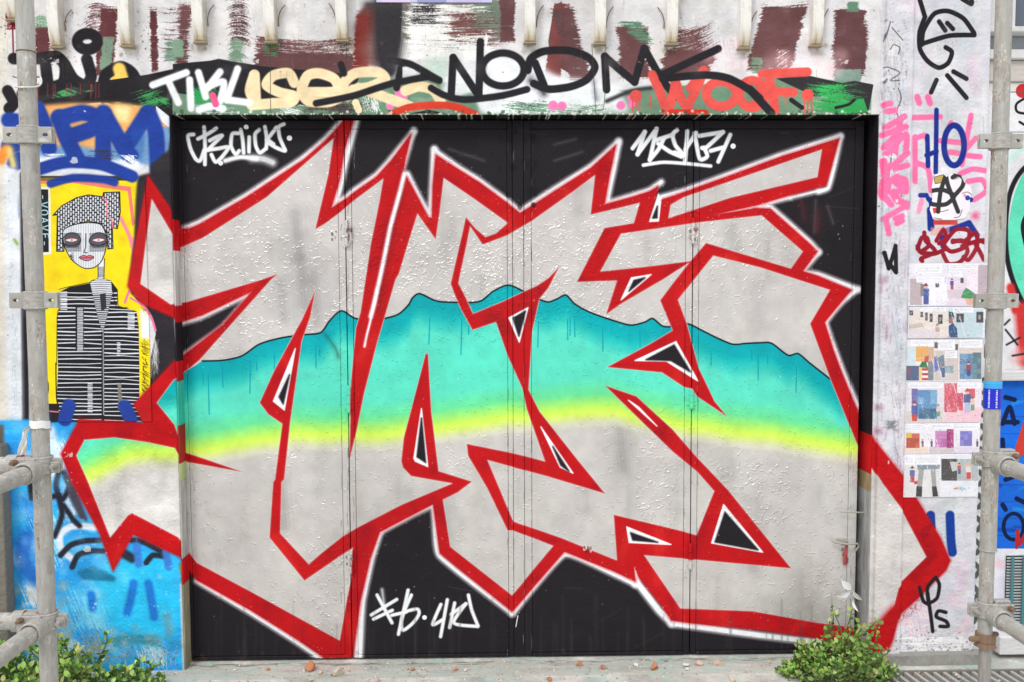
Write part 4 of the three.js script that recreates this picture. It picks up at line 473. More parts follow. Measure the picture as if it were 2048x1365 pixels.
  // page six
  R('rgb(226,226,234)', 'S', 858, 945, 1480, 1308); R('rgb(216,214,214)', 'S', 862, 1040, 1160, 1300); g.poly('rgb(150,150,146)', 'S 985,1050 1030,1050 1010,1220 970,1220'); g.poly('rgb(150,150,146)', 'S 1080,1060 1120,1050 1130,1220 1095,1220'); g.poly('rgb(110,124,134)', 'S 970,1035 1160,1035 1155,1070 975,1075'); g.poly('rgb(44,40,42)', 'S 965,1210 1012,1215 1010,1298 960,1298'); g.poly('rgb(44,40,42)', 'S 1092,1215 1130,1210 1145,1295 1100,1298'); man('S', 930, 1180, 130, 'rgb(60,60,60)', 'rgb(70,90,160)', 'rgb(180,60,70)'); g.poly('rgb(206,40,50)', 'S 945,1170 975,1165 972,1195 945,1195'); R('rgb(58,54,54)', 'S', 1170, 985, 1300, 1165); R('rgb(170,176,176)', 'S', 1300, 985, 1475, 1165); g.poly('rgb(190,190,186)', 'S 1240,1010 1320,1010 1300,1080 1260,1090'); man('S', 1318, 1110, 90, 'rgb(60,60,60)', 'rgb(190,70,70)', 'rgb(60,80,140)'); man('S', 1395, 1150, 130, 'rgb(220,180,90)', 'rgb(226,206,206)', 'rgb(200,60,50)'); cap('S', 865, 960, 950, 1030); cap('S', 965, 960, 1160, 1030); cap('S', 1180, 950, 1430, 980);
  for (let i = 0; i < 2600; i++) { const x = rr(1806, 1972), y = rr(528, 992), q = rnd(); g.rect(['rgb(60,60,80)', 'rgb(240,236,240)', 'rgb(180,120,120)', 'rgb(110,130,170)', 'rgb(200,190,180)'][i % 5], x, y, x + rr(0.8, 3.4), y + rr(0.6, 2.4), { a: 0.12 + 0.3 * q * q }); } for (let i = 0; i < 40; i++) { const x = rr(1806, 1972), y = rr(528, 992); g.line('rgb(250,248,252)', [[x, y], [x + rr(-20, 20), y + rr(-14, 14)]], 0.8, { a: 0.5 }); }
  g.rect('rgb(236,232,238)', 1790, 500, 1990, 1010, { a: 0.16 }); g.dry('rgb(240,238,242)', 1806, 528, 1975, 995, { dens: 0.3, ang: 1.3, core: 0.05 });
  for (const [x, c] of [[1275, 'rgb(226,110,100)'], [1300, 'rgb(230,190,90)'], [1325, 'rgb(90,160,220)'], [1345, 'rgb(120,190,150)'], [1290, 'rgb(170,140,210)']]) g.line(c, `S ${x},${1215 + (x % 4) * 5} ${x + 20},${1232 + (x % 3) * 8}`, 2.5, { a: 0.8 });
}
function neighbourPaint() {
  const g = new Paint(XE - 0.06, 0, 3.4, TOPY, -0.06, 560, 'rgb(224,222,226)'), K = 'rgb(30,30,36)';
  g.rect('rgb(214,210,206)', 1900, -200, 2800, 182); g.dot('rgb(196,44,44)', 2046, 182, 14);
  g.line('rgb(90,88,92)', 'P 1985,184 2500,186', 2); g.line('rgb(140,138,142)', 'P 1985,264 2500,266', 2);
  g.line(K, 'P 2052,196 2034,208 2036,224 2060,228', 5); g.line(K, 'P 2040,244 2060,256', 5);
  g.poly('rgb(96,214,180)', 'P 2080,330 2046,350 2026,400 2016,470 2022,530 2048,600 2080,640 2300,640 2300,330', { sm: 0.6 }); g.line('rgb(176,226,214)', 'P 2044,300 2010,330 2000,400', 6, { soft: 8, a: 0.6 }); g.line(K, 'P 2090,318 2048,338 2020,390 2012,470 2020,540 2050,612 2090,660', 9, { soft: 1.5 }); g.line(K, 'P 2060,420 2046,455 2060,520', 8);
  g.line('rgb(206,54,54)', 'P 2022,575 2032,620', 14, { soft: 5 }); g.line('rgb(206,54,54)', 'P 2046,620 2054,720', 26, { soft: 10 }); g.dot('rgb(232,150,150)', 2040, 715, 26, { soft: 1, a: 0.7 }); strokes(g, K, 'P', 2.4, ['2012,660 2036,690', '2014,690 2040,676', '2010,650 2020,640', '2026,712 2050,708'], {});
  // blue field with black marks
  g.poly('rgb(28,104,214)', 'P 1998,762 2500,762 2500,1098 1985,1098'); for (let i = 0; i < 60; i++) g.line(i % 2 ? 'rgb(18,70,176)' : 'rgb(40,140,230)', [[rr(1990, 2300), rr(765, 1090)], [0, 0]].map((p, j, a) => (j ? [a[0][0] + rr(8, 40), a[0][1] + rr(-6, 6)] : p)), rr(2, 8), { a: 0.5, soft: 3 });
  for (let i = 0; i < 9; i++) g.line('rgb(14,56,140)', [[1985, 800 + i * 34], [2500, 802 + i * 34]], 1.4, { a: 0.6 });
  strokes(g, 'rgb(14,30,70)', 'P', 9, ['2006,848 2020,815 2030,848', '2010,845 2036,845', '2006,880 2008,910', '2012,795 2030,800', '2012,960 2030,952 2036,930', '2034,998 2050,1006', '2006,1010 2012,1020'], { soft: 1 }); g.ring('rgb(14,30,70)', 2028, 1054, 20, 26, 8, {}); g.line('rgb(190,40,50)', 'P 2034,1096 2036,1062 2040,1090 2050,1070', 7); g.poly('rgb(196,60,50)', 'P 2048,842 2060,830 2060,905 2024,920');
  g.rect('rgb(226,224,236)', 1985, 1100, 2010, 1290); g.dot('rgb(240,190,196)', 1998, 1130, 14, { soft: 1 });
  // strip beside the pier: black letters running down, bulging black shapes lower
  for (const s of ['1974,574 1984,574 1984,600 1974,598', '1973,640 1982,646 1980,672 1973,676', '1972,690 1980,694 1978,712 1971,716', '1980,700 1990,740']) g.line(K, 'P ' + s, 3.4, { close: s.length > 20, sm: 0.6 });
  for (let i = 0; i < 11; i++) { const y = 760 + i * 46, x = 1968 - i * 2.2; g.line('rgb(84,92,88)', [[x, y], [x + 9, y + 12], [x + 1, y + 26]], 9, { soft: 2 }); g.dot('rgb(206,210,206)', x + 2, y + 34, 6, { soft: 0.5 }); }
  g.rect('rgb(160,158,150)', 1900, 1300, 2600, 1400);
  return g.wear(0.12, 0.12, 0.06);
}
// ------------------------------------------------------------ ground
const concH = plasterH;
function groundMat() {
  const c = document.createElement('canvas'); c.width = c.height = 1024; const k = c.getContext('2d'); k.fillStyle = 'rgb(182,181,174)'; k.fillRect(0, 0, 1024, 1024);
  for (let i = 0; i < 500; i++) { k.globalAlpha = rr(0.05, 0.3); k.fillStyle = ['rgb(146,186,172)', 'rgb(164,160,152)', 'rgb(204,200,192)', 'rgb(158,190,180)'][i & 3]; k.beginPath(); k.ellipse(rnd() * 1024, rnd() * 1024, rr(8, 90), rr(5, 30), rnd() * 3, 0, 7); k.fill(); }
  for (let i = 0; i < 5000; i++) { k.globalAlpha = rr(0.2, 0.8); k.fillStyle = ['rgb(190,186,176)', 'rgb(100,98,92)', 'rgb(170,120,96)', 'rgb(210,208,200)', 'rgb(90,110,84)'][i % 5]; k.beginPath(); k.arc(rnd() * 1024, rnd() * 1024, rr(0.5, 2.2), 0, 7); k.fill(); }
  k.globalAlpha = 1; const im = k.getImageData(0, 0, 1024, 1024), d = im.data; for (let y = 0; y < 1024; y++) for (let x = 0; x < 1024; x++) { const f = 0.86 + 0.28 * nz(x, y) * (0.7 + 0.6 * nz(x * 4, y * 4)), i = (y * 1024 + x) * 4; d[i] *= f; d[i + 1] *= f; d[i + 2] *= f; } k.putImageData(im, 0, 0);
  const t = new THREE.CanvasTexture(c); t.colorSpace = THREE.SRGBColorSpace; t.wrapS = t.wrapT = THREE.RepeatWrapping;
  return new THREE.MeshStandardMaterial({ map: t, bumpMap: rep(concH, 2, 2), bumpScale: 0.006, roughness: 0.95 });
}
const metreUV = (g, s, ax = 'x', ay = 'z') => { const p = g.attributes.position, a = new Float32Array(p.count * 2), G = { x: 'getX', y: 'getY', z: 'getZ' }; for (let i = 0; i < p.count; i++) { a[2 * i] = p[G[ax]](i) / s; a[2 * i + 1] = p[G[ay]](i) / s; } g.setAttribute('uv', new THREE.BufferAttribute(a, 2)); return g; };
const gm = groundMat();
{ // one sheet, finely uneven near the door, flat to the horizon; cut open over the drain
  const gx0 = 1.42, gz0 = 0.1, gz1 = 0.4, parts = [];
  const near = new THREE.PlaneGeometry(4.4, gz0 + 0.4, 220, 26).rotateX(-Math.PI / 2).translate(-0.6, 0, (gz0 - 0.4) / 2), p = near.attributes.position;
  for (let i = 0; i < p.count; i++) p.setY(i, 0.007 * (nz(p.getX(i) * 300 + 40, p.getZ(i) * 300 + 80) - 0.5) * (p.getZ(i) < gz0 - 0.01 ? 1 : 0));
  near.computeVertexNormals();
  { const W = 2048, H = 256, c = document.createElement('canvas'); c.width = W; c.height = H; const k = c.getContext('2d'), X = (x) => ((x + 2.8) / 4.4) * W, Y = (z) => ((z + 0.4) / 0.5) * H, blob = (col, a, x, z, rx, rz) => { k.globalAlpha = a; k.fillStyle = col; k.beginPath(); k.ellipse(X(x), Y(z), rx / 4.4 * W, rz / 0.5 * H, 0, 0, 7); k.fill(); };
    k.fillStyle = 'rgb(178,177,170)'; k.fillRect(0, 0, W, H); for (let i = 0; i < 700; i++) blob(['rgb(150,188,176)', 'rgb(160,157,150)', 'rgb(206,203,196)', 'rgb(134,178,168)', 'rgb(146,140,130)'][i % 5], rr(0.05, 0.32), rr(-2.8, 1.6), rr(-0.1, 0.1), rr(0.01, 0.1), rr(0.003, 0.02));
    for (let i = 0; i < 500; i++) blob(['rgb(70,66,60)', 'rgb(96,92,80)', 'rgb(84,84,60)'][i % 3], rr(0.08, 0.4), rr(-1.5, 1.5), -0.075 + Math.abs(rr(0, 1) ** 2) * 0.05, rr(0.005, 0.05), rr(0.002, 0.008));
    for (let i = 0; i < 26; i++) blob(i % 3 ? 'rgb(160,40,44)' : 'rgb(40,150,160)', rr(0.2, 0.6), rr(-1.4, 1.5), rr(-0.05, 0.1), rr(0.002, 0.012), rr(0.001, 0.004));
    for (let i = 0; i < 4200; i++) blob(['rgb(204,200,190)', 'rgb(110,107,100)', 'rgb(178,128,104)', 'rgb(222,219,212)', 'rgb(98,118,90)'][i % 5], rr(0.25, 0.85), rr(-2.8, 1.6), rr(-0.1, 0.1), rr(0.0006, 0.003), rr(0.0005, 0.0022));
    k.strokeStyle = 'rgb(60,58,54)'; for (let i = 0; i < 9; i++) { let x = rr(-1.6, 1.5), z = -0.08; k.globalAlpha = 0.4; k.lineWidth = rr(0.6, 1.4); k.beginPath(); k.moveTo(X(x), Y(z)); for (let j = 0; j < 14; j++) { x += rr(-0.03, 0.035); z += 0.014; k.lineTo(X(x), Y(z)); } k.stroke(); }
    k.globalAlpha = 1; const t = new THREE.CanvasTexture(c); t.colorSpace = THREE.SRGBColorSpace; mesh('pavement', near, new THREE.MeshStandardMaterial({ map: t, bumpMap: rep(concH, 9, 1), bumpScale: 0.006, roughness: 0.95 }), null, { kind: 'structure' }); }
  const flat = (x0, z0, x1, z1) => parts.push(new THREE.PlaneGeometry(x1 - x0, z1 - z0).rotateX(-Math.PI / 2).translate((x0 + x1) / 2, 0, (z0 + z1) / 2));
  flat(-60, -0.4, -2.8, gz0); flat(1.6, -0.4, 60, gz0); flat(-60, gz0, gx0, gz1); flat(3.2, gz0, 60, gz1); flat(-60, gz1, 60, 60); flat(-60, -30, 60, -0.4);
  mesh('ground', metreUV(merge(parts), 1.4), gm, null, { kind: 'structure' });
}
const M = {
  galv: null, dark: new THREE.MeshStandardMaterial({ color: 0x16140f, roughness: 0.9 }),
  rust: new THREE.MeshStandardMaterial({ color: new THREE.Color(0.27, 0.17, 0.11), roughness: 0.9, bumpMap: rep(metalH, 2, 2), bumpScale: 0.002 }),
  black: new THREE.MeshStandardMaterial({ color: new THREE.Color(0.02, 0.019, 0.022), roughness: 0.7 }),
};
{ // weathered galvanised steel with cement splashes
  const c = document.createElement('canvas'); c.width = 256; c.height = 1024; const k = c.getContext('2d'); k.fillStyle = 'rgb(170,167,162)'; k.fillRect(0, 0, 256, 1024);
  for (let i = 0; i < 900; i++) { k.globalAlpha = rr(0.05, 0.28); k.fillStyle = ['rgb(138,136,132)', 'rgb(188,186,182)', 'rgb(160,142,128)', 'rgb(204,202,198)'][i & 3]; k.beginPath(); k.ellipse(rnd() * 256, rnd() * 1024, rr(2, 20), rr(2, 26), 0, 0, 7); k.fill(); }
  for (let i = 0; i < 500; i++) { k.globalAlpha = rr(0.2, 0.7); k.fillStyle = ['rgb(120,104,92)', 'rgb(226,224,220)', 'rgb(110,108,106)'][i % 3]; k.beginPath(); k.arc(rnd() * 256, rnd() * 1024, rr(0.5, 2.4), 0, 7); k.fill(); }
  for (let i = 0; i < 46; i++) { const x = rnd() * 256, y = rnd() * 1024; for (let j = 0; j < 22; j++) { k.globalAlpha = rr(0.2, 0.6); k.fillStyle = i % 3 ? 'rgb(222,219,212)' : 'rgb(132,96,74)'; k.beginPath(); k.ellipse(x + rr(-14, 14), y + rr(-22, 22), rr(0.8, 4), rr(0.8, 5), 0, 0, 7); k.fill(); } } for (let i = 0; i < 160; i++) { k.globalAlpha = rr(0.15, 0.5); k.strokeStyle = i % 2 ? 'rgb(110,106,104)' : 'rgb(214,212,208)'; k.lineWidth = rr(0.5, 1.4); const x = rnd() * 256, y = rnd() * 1024; k.beginPath(); k.moveTo(x, y); k.lineTo(x + rr(-14, 14), y + rr(-50, 50)); k.stroke(); }
  k.globalAlpha = 1; const t = new THREE.CanvasTexture(c); t.colorSpace = THREE.SRGBColorSpace; t.wrapS = t.wrapT = THREE.RepeatWrapping; t.repeat.set(1, 2);
  M.galv = new THREE.MeshStandardMaterial({ map: t, metalness: 0.25, roughness: 0.62, bumpMap: rep(metalH, 2, 6), bumpScale: 0.0016 });
  M.galv2 = new THREE.MeshStandardMaterial({ map: rep(t, 1, 0.3), metalness: 0.25, roughness: 0.6, bumpMap: rep(metalH, 2, 2), bumpScale: 0.001 });
}
// drain at the foot of the right-hand pier: channel, frame and slanting bars
{
  const t = thing('drain_grate', 'rusty steel drain grate of slanting bars in the concrete below the white pier', 'grate', null, [2.3, 0, 0.25]);
  const x0 = -0.88, x1 = 0.9, z0 = -0.15, z1 = 0.15;
  mesh('channel', merge([box(x0, -0.2, z0, x1, -0.18, z1), box(x0, -0.18, z0 - 0.02, x1, -0.004, z0), box(x0, -0.18, z1, x1, -0.004, z1 + 0.02), box(x0 - 0.02, -0.18, z0, x0, -0.004, z1)]), M.dark, t);
  mesh('frame', merge([box(x0 + 0.002, -0.03, z0 + 0.002, x1, 0.006, z0 + 0.014), box(x0 + 0.002, -0.03, z1 - 0.014, x1, 0.006, z1 - 0.002), box(x0 + 0.002, -0.03, z0 + 0.014, x0 + 0.014, 0.006, z1 - 0.014)]), new THREE.MeshStandardMaterial({ color: new THREE.Color(0.2, 0.19, 0.17), roughness: 0.85 }), t);
  const gb = new RoundedBoxGeometry(0.016, 0.03, 0.272, 1, 0.003), bm = new THREE.MeshStandardMaterial({ color: new THREE.Color(0.44, 0.43, 0.4), roughness: 0.8, metalness: 0.2, bumpMap: rep(metalH, 1, 1), bumpScale: 0.001 });
  for (let i = 0; i < 42; i++) { const b = mesh('bar', gb, bm, t); b.position.set(x0 + 0.06 + i * 0.041, -0.012, 0); b.rotation.y = 0.12; }
}

// ------------------------------------------------------------ the painted front
const facade = thing('facade_wall', 'white rendered wall covered in graffiti that frames the black garage door', 'wall');
const plaster = (p, b = 0.006, r = 3) => new THREE.MeshPhysicalMaterial({ specularIntensity: 0.3, map: p.tex(), bumpMap: rep(plasterH, (p.x1 - p.x0) / 0.5 * 1, (p.y1 - p.y0) / 0.5), bumpScale: b, roughness: 0.78 });
const slab = (x0, y0, x1, y1, z = 0, zb = -0.35) => { // front face subdivided and very slightly uneven, with an eased arris
  const r = 0.006, s = new THREE.Shape(); s.moveTo(x0 + r, y0 + r); s.lineTo(x1 - r, y0 + r); s.lineTo(x1 - r, y1 - r); s.lineTo(x0 + r, y1 - r); s.closePath();
  return new THREE.ExtrudeGeometry(s, { depth: z - zb - r, bevelEnabled: true, bevelSize: r, bevelThickness: r, bevelSegments: 3 }).translate(0, 0, zb);
};
const lp = new Paint(-2.75, 0, XR, TOPY, 0, 484, 'rgb(217,214,216)'), tp = lp; leftPaint(lp); lintelPaint(lp); lp.grime(345, -50, 1760, 150); lp.grime(-40, 240, 46, 860); lp.grime(0, -50, 345, 200); lp.wear(0.16, 0.16, 0.11, [222, 218, 214]);
const rp = rightPaint(), dp = doorPaint();
const lm = plaster(lp), tm = lm, rm = plaster(rp, 0.007);
{ // left pier and lintel are one body of masonry round the opening
  const r = 0.006, h = new THREE.Shape(); h.moveTo(-2.75, -0.3); h.lineTo(XL - r, -0.3); h.lineTo(XL - r, HO + r); h.lineTo(XR - 0.001, HO + r); h.lineTo(XR - 0.001, TOPY); h.lineTo(-2.75, TOPY); h.closePath();
  mesh('front_wall', lp.uv(new THREE.ExtrudeGeometry(h, { depth: 0.35 - r, bevelEnabled: true, bevelSize: r, bevelThickness: r, bevelSegments: 3 }).translate(0, 0, -0.35)), lm, facade);
}
mesh('right_pier', rp.uv(slab(XR, -0.3, XE, TOPY)), rm, facade);
{ // pillar casing beside the door, slightly proud with rounded edges
  const a = onZ(1761, 500, 0).x, b = onZ(1816, 500, 0).x; mesh('pillar', rp.uv(box(a, 0.02, -0.05, b, TOPY - 0.02, 0.022, 0.012)), rm, facade);
}
{ // plinth of bare broken concrete under the right pier
  const g = new THREE.BoxGeometry(XE - XR + 0.05, 0.062, 0.07, 70, 6, 4).translate((XE + XR) / 2 + 0.02, 0.012, 0.02), p = g.attributes.position;
  for (let i = 0; i < p.count; i++) { const n = nz(p.getX(i) * 900, p.getY(i) * 900 + 60); if (p.getY(i) > 0.05) p.setY(i, p.getY(i) - 0.03 * n); if (p.getZ(i) > 0.03) p.setZ(i, p.getZ(i) - 0.03 * n * (0.4 + p.getY(i) * 10)); }
  g.computeVertexNormals(); mesh('plinth', metreUV(g, 0.8, 'x', 'y'), new THREE.MeshStandardMaterial({ color: new THREE.Color(0.27, 0.265, 0.24), roughness: 0.95, bumpMap: rep(plasterH, 3, 1), bumpScale: 0.014 }), facade);
}
mesh('side_wall', box(-7, -0.3, -0.35, -2.752, TOPY + 0.3, 0), M.wallPlain = new THREE.MeshPhysicalMaterial({ color: new THREE.Color(0.6, 0.59, 0.58), specularIntensity: 0.3, roughness: 0.85, bumpMap: rep(plasterH, 6, 6), bumpScale: 0.006 }), facade);
// brackets along the top: painted sheet steel tongues that curl back to the wall
const brMat = (() => { const c = document.createElement('canvas'); c.width = 64; c.height = 256; const k = c.getContext('2d'); k.fillStyle = 'rgb(232,229,224)'; k.fillRect(0, 0, 64, 256); for (let i = 0; i < 150; i++) { const y = 256 - Math.abs(rr(0, 1) ** 4) * 250; k.globalAlpha = rr(0.04, 0.18); k.fillStyle = ['rgb(190,160,110)', 'rgb(150,120,80)', 'rgb(236,234,230)', 'rgb(170,160,146)'][i & 3]; k.beginPath(); k.ellipse(rnd() * 64, y, rr(1, 9), rr(2, 14), 0, 0, 7); k.fill(); } for (let y = 0; y < 46; y++) { k.globalAlpha = 0.32 * (1 - y / 46) ** 1.5; k.fillStyle = 'rgb(170,134,84)'; k.fillRect(0, 255 - y, 64, 1); } k.globalAlpha = 0.3; k.fillStyle = 'rgb(120,110,96)'; k.fillRect(60, 0, 4, 256); k.globalAlpha = 1; const t = new THREE.CanvasTexture(c); t.colorSpace = THREE.SRGBColorSpace; return new THREE.MeshStandardMaterial({ map: t, roughness: 0.6, bumpMap: rep(metalH, 1, 2), bumpScale: 0.001 }); })();
BRX.concat([[28, 40]]).forEach(([u, v], i) => {
  const b = onZ(u, v, 0.02), w = 0.046, yt = TOPY - 0.05, s = new THREE.Shape();
  s.moveTo(0.001, b.y + 0.012); s.quadraticCurveTo(0.012, b.y - 0.004, 0.03, b.y + 0.012); s.quadraticCurveTo(0.05, b.y + 0.05, 0.05, b.y + 0.14); s.lineTo(0.062, yt); s.lineTo(0.001, yt); s.closePath();
  const g = new THREE.ExtrudeGeometry(s, { depth: w - 0.008, bevelEnabled: true, bevelSize: 0.004, bevelThickness: 0.004, bevelSegments: 2, curveSegments: 10 }).rotateY(-Math.PI / 2).translate(b.x + w / 2 - 0.004, 0, 0), p = g.attributes.position, a = new Float32Array(p.count * 2);
  for (let j = 0; j < p.count; j++) { a[2 * j] = (p.getX(j) - b.x) / w + 0.5; a[2 * j + 1] = (p.getY(j) - b.y) / 0.5; } g.setAttribute('uv', new THREE.BufferAttribute(a, 2));
  const m = mesh('bracket', g, brMat, facade);
  const lip = mesh('lip', box(b.x - 0.027, b.y - 0.004, 0.001, b.x + 0.026, b.y + 0.003, 0.03, 0.002), M.lip ||= new THREE.MeshStandardMaterial({ color: new THREE.Color(0.33, 0.26, 0.18), roughness: 0.85 }), m);
  if (i < 10) { const sd = i % 3 === 1 ? -1 : 1, y = b.y + 0.07; mesh('bent_wire', tube([V(b.x + sd * 0.028, y, 0.002), V(b.x + sd * 0.03, y + 0.03, 0.012), V(b.x + sd * 0.04, y + 0.06, 0.014), V(b.x + sd * 0.056, y + 0.085, 0.006)], 0.0022, 16, 6), M.rust, m); }
});
// small folded plates under the lintel
for (const [u0, u1, v1] of [[618, 652, 238], [992, 1016, 237], [1046, 1060, 235], [1016, 1024, 232]]) { const a = onZ(u0, 225, 0), b = onZ(u1, v1, 0); mesh('folded_plate', tp.uv(box(a.x, b.y, -0.02, b.x, HO + 0.02, 0.006, 0.002)), tm, facade); }
// strip of paper pasted at the very top
{ const c = document.createElement('canvas'); c.width = 512; c.height = 64; const k = c.getContext('2d'); k.fillStyle = 'rgb(196,190,226)'; k.fillRect(0, 0, 512, 64); for (let i = 0; i < 3; i++) { k.fillStyle = ['rgb(214,196,226)', 'rgb(150,150,200)', 'rgb(190,180,220)'][i]; k.fillRect(160 * i + 20, 0, 130, 64); } k.fillStyle = 'rgb(90,84,130)'; for (let i = 0; i < 90; i++) k.fillRect(8 + i * 5.5, 40 + (i % 2) * 3, 3, 8); const t = new THREE.CanvasTexture(c); t.colorSpace = THREE.SRGBColorSpace;
  const a = onZ(752, -50, 0.002), b = onZ(984, 5, 0.002); const o = mesh('pasted_paper', box(a.x, b.y, 0.001, b.x, a.y, 0.0025), new THREE.MeshStandardMaterial({ map: t, roughness: 0.8 })); o.userData = { label: 'torn lilac paper strip pasted on the wall above the door', category: 'paper strip' }; }
// reveals of the opening
function revealTex(list, base) { const c = document.createElement('canvas'); c.width = 64; c.height = 1024; const k = c.getContext('2d'); k.fillStyle = base; k.fillRect(0, 0, 64, 1024); const Y = (v) => 1024 * (1 - onZ(list.u, v, ZD / 2).y / HO); for (const [v0, v1, col] of list.b) { k.fillStyle = col; k.fillRect(0, Y(v0), 64, Y(v1) - Y(v0)); } const im = k.getImageData(0, 0, 64, 1024), d = im.data; for (let y = 0; y < 1024; y++) for (let x = 0; x < 64; x++) { const i = (y * 64 + x) * 4, f = 0.8 + 0.4 * nz(x * 3, y); d[i] *= f; d[i + 1] *= f; d[i + 2] *= f; } k.putImageData(im, 0, 0); const t = new THREE.CanvasTexture(c); t.colorSpace = THREE.SRGBColorSpace; return t; }
const revL = revealTex({ u: 350, b: [[200, 440, BLK], [440, 502, RED], [502, 612, 'rgb(190,186,184)'], [612, 645, RED], [645, 722, BLK], [722, 762, RED], [762, 850, 'rgb(60,180,160)'], [850, 925, 'rgb(160,40,36)'], [925, 960, 'rgb(170,178,130)'], [960, 1114, 'rgb(170,168,164)'], [1114, 1165, RED], [1165, 1345, 'rgb(140,134,110)']] }, BLK);
const revR = revealTex({ u: 1735, b: [[200, 868, BLK], [868, 945, RED], [945, 980, 'rgb(150,130,100)'], [980, 1330, 'rgb(150,150,150)']] }, BLK);
for (const [t, x, s] of [[revL, XL, 1], [revR, XR, -1]]) {
  const g = box(s > 0 ? x + 0.001 : x - 0.006, 0.001, ZD - 0.06, s > 0 ? x + 0.006 : x - 0.001, HO - 0.001, -0.003), p = g.attributes.position, a = new Float32Array(p.count * 2);
  for (let i = 0; i < p.count; i++) { a[2 * i] = (p.getZ(i) - ZD) / 0.08; a[2 * i + 1] = p.getY(i) / HO; } g.setAttribute('uv', new THREE.BufferAttribute(a, 2));
  mesh('door_reveal', g, new THREE.MeshPhysicalMaterial({ specularIntensity: 0.3, map: t, bumpMap: rep(plasterH, 0.3, 5), bumpScale: 0.004, roughness: 0.8 }), facade);
}
mesh('backing', box(XL, 0.001, -0.34, XR, HO - 0.002, -0.2), M.black, facade);
mesh('door_sill', metreUV(box(XL + 0.006, -0.05, -0.19, XR - 0.006, 0.004, ZD + 0.02), 1), gm, facade);

// ------------------------------------------------------------ four-leaf folding door
const dbump = doorRelief(dp.c.width, dp.c.height);
const dm = new THREE.MeshPhysicalMaterial({ map: dp.tex(), bumpMap: dbump, bumpScale: 0.0046, roughness: 1, metalness: 1, specularIntensity: 0.32, roughnessMap: dp.rm, metalnessMap: dp.rm });
const door = thing('folding_door', 'black four leaf steel garage door painted with big red outlined silver and teal letters', 'garage door');
const dx = (u) => onZ(u, 780, ZD).x, DY0 = 0.014, DYT = HO - 0.006;
const yT = onZ(1000, 258, ZD).y, yB = onZ(1000, 1307, ZD).y;
for (const [u0, a, b, u1] of [[356, 374, 682, 694.8], [696.6, 708, 1016, 1026], [1048.4, 1063, 1370, 1382.8], [1384.6, 1396, 1702, 1719]]) {
  const lf = new THREE.Group(); lf.name = 'leaf'; door.add(lf);
  const X0 = dx(u0), XA = dx(a), XB = dx(b), X1 = dx(u1), gp = 0.0012, zf = ZD, zb = ZD - 0.04;
  const bx = (n, x0, y0, x1, y1, z1 = zf) => mesh(n, dp.uv(box(x0, y0, zb, x1, y1, z1, 0.0022)), dm, lf);
  bx('stile', X0, DY0, XA, DYT); bx('stile', XB, DY0, X1, DYT); bx('rail', XA + gp, yT + gp, XB - gp, DYT); bx('rail', XA + gp, DY0, XB - gp, yB - gp, zf + 0.003);
  bx('panel', XA + gp, yB + gp / 2, XB - gp, yT - gp / 2, zf - 0.0012);
  mesh('back_sheet', box(X0 + 0.01, DY0 + 0.01, zb - 0.01, X1 - 0.01, DYT - 0.01, zb + 0.008), M.black, lf);
}
mesh('meeting_strip', dp.uv(box(dx(1026.6), DY0 + 0.004, ZD - 0.04, dx(1047.9), DYT, ZD + 0.004, 0.002)), dm, door);
// barrel hinges, painted over with everything else; two of them torn
for (const [u, v0, v1, torn] of [[694, 444, 492, 1], [698, 775, 824, 0], [704, 1101, 1146, 0], [1386, 440, 486, 1], [1383, 780, 816, 0], [1380, 1090, 1136, 0]]) {
  const p0 = onZ(u, v1, ZD), p1 = onZ(u, v0, ZD), z = ZD + 0.007, r = 0.0095, h = p1.y - p0.y, l = [];
  for (const [a, b] of [[0, 0.32], [0.34, 0.68], [0.7, 1]]) l.push(cyl(V(p0.x, p0.y + a * h, z), V(p0.x, p0.y + b * h, z), r, r, 16));
  l.push(new THREE.SphereGeometry(r * 0.8, 12, 8).translate(p0.x, p0.y, z), new THREE.SphereGeometry(r * 0.8, 12, 8).translate(p0.x, p1.y, z));
  l.push(box(p0.x - (torn ? 0.006 : 0.02), p0.y + 0.01, ZD - 0.002, p0.x + 0.02, p1.y - 0.01, ZD + 0.0035, 0.0015));
  mesh('hinge', dp.uv(merge(l)), dm, door);
  if (torn) mesh('bent_pin', dp.uv(tube([V(p0.x + 0.012, p1.y - 0.01, z), V(p0.x + 0.018, p0.y + h * 0.5, z + 0.006), V(p0.x + 0.006, p0.y - 0.004, z + 0.004), V(p0.x - 0.01, p0.y + h * 0.3, z)], 0.0024, 20, 6)), dm, door);
}
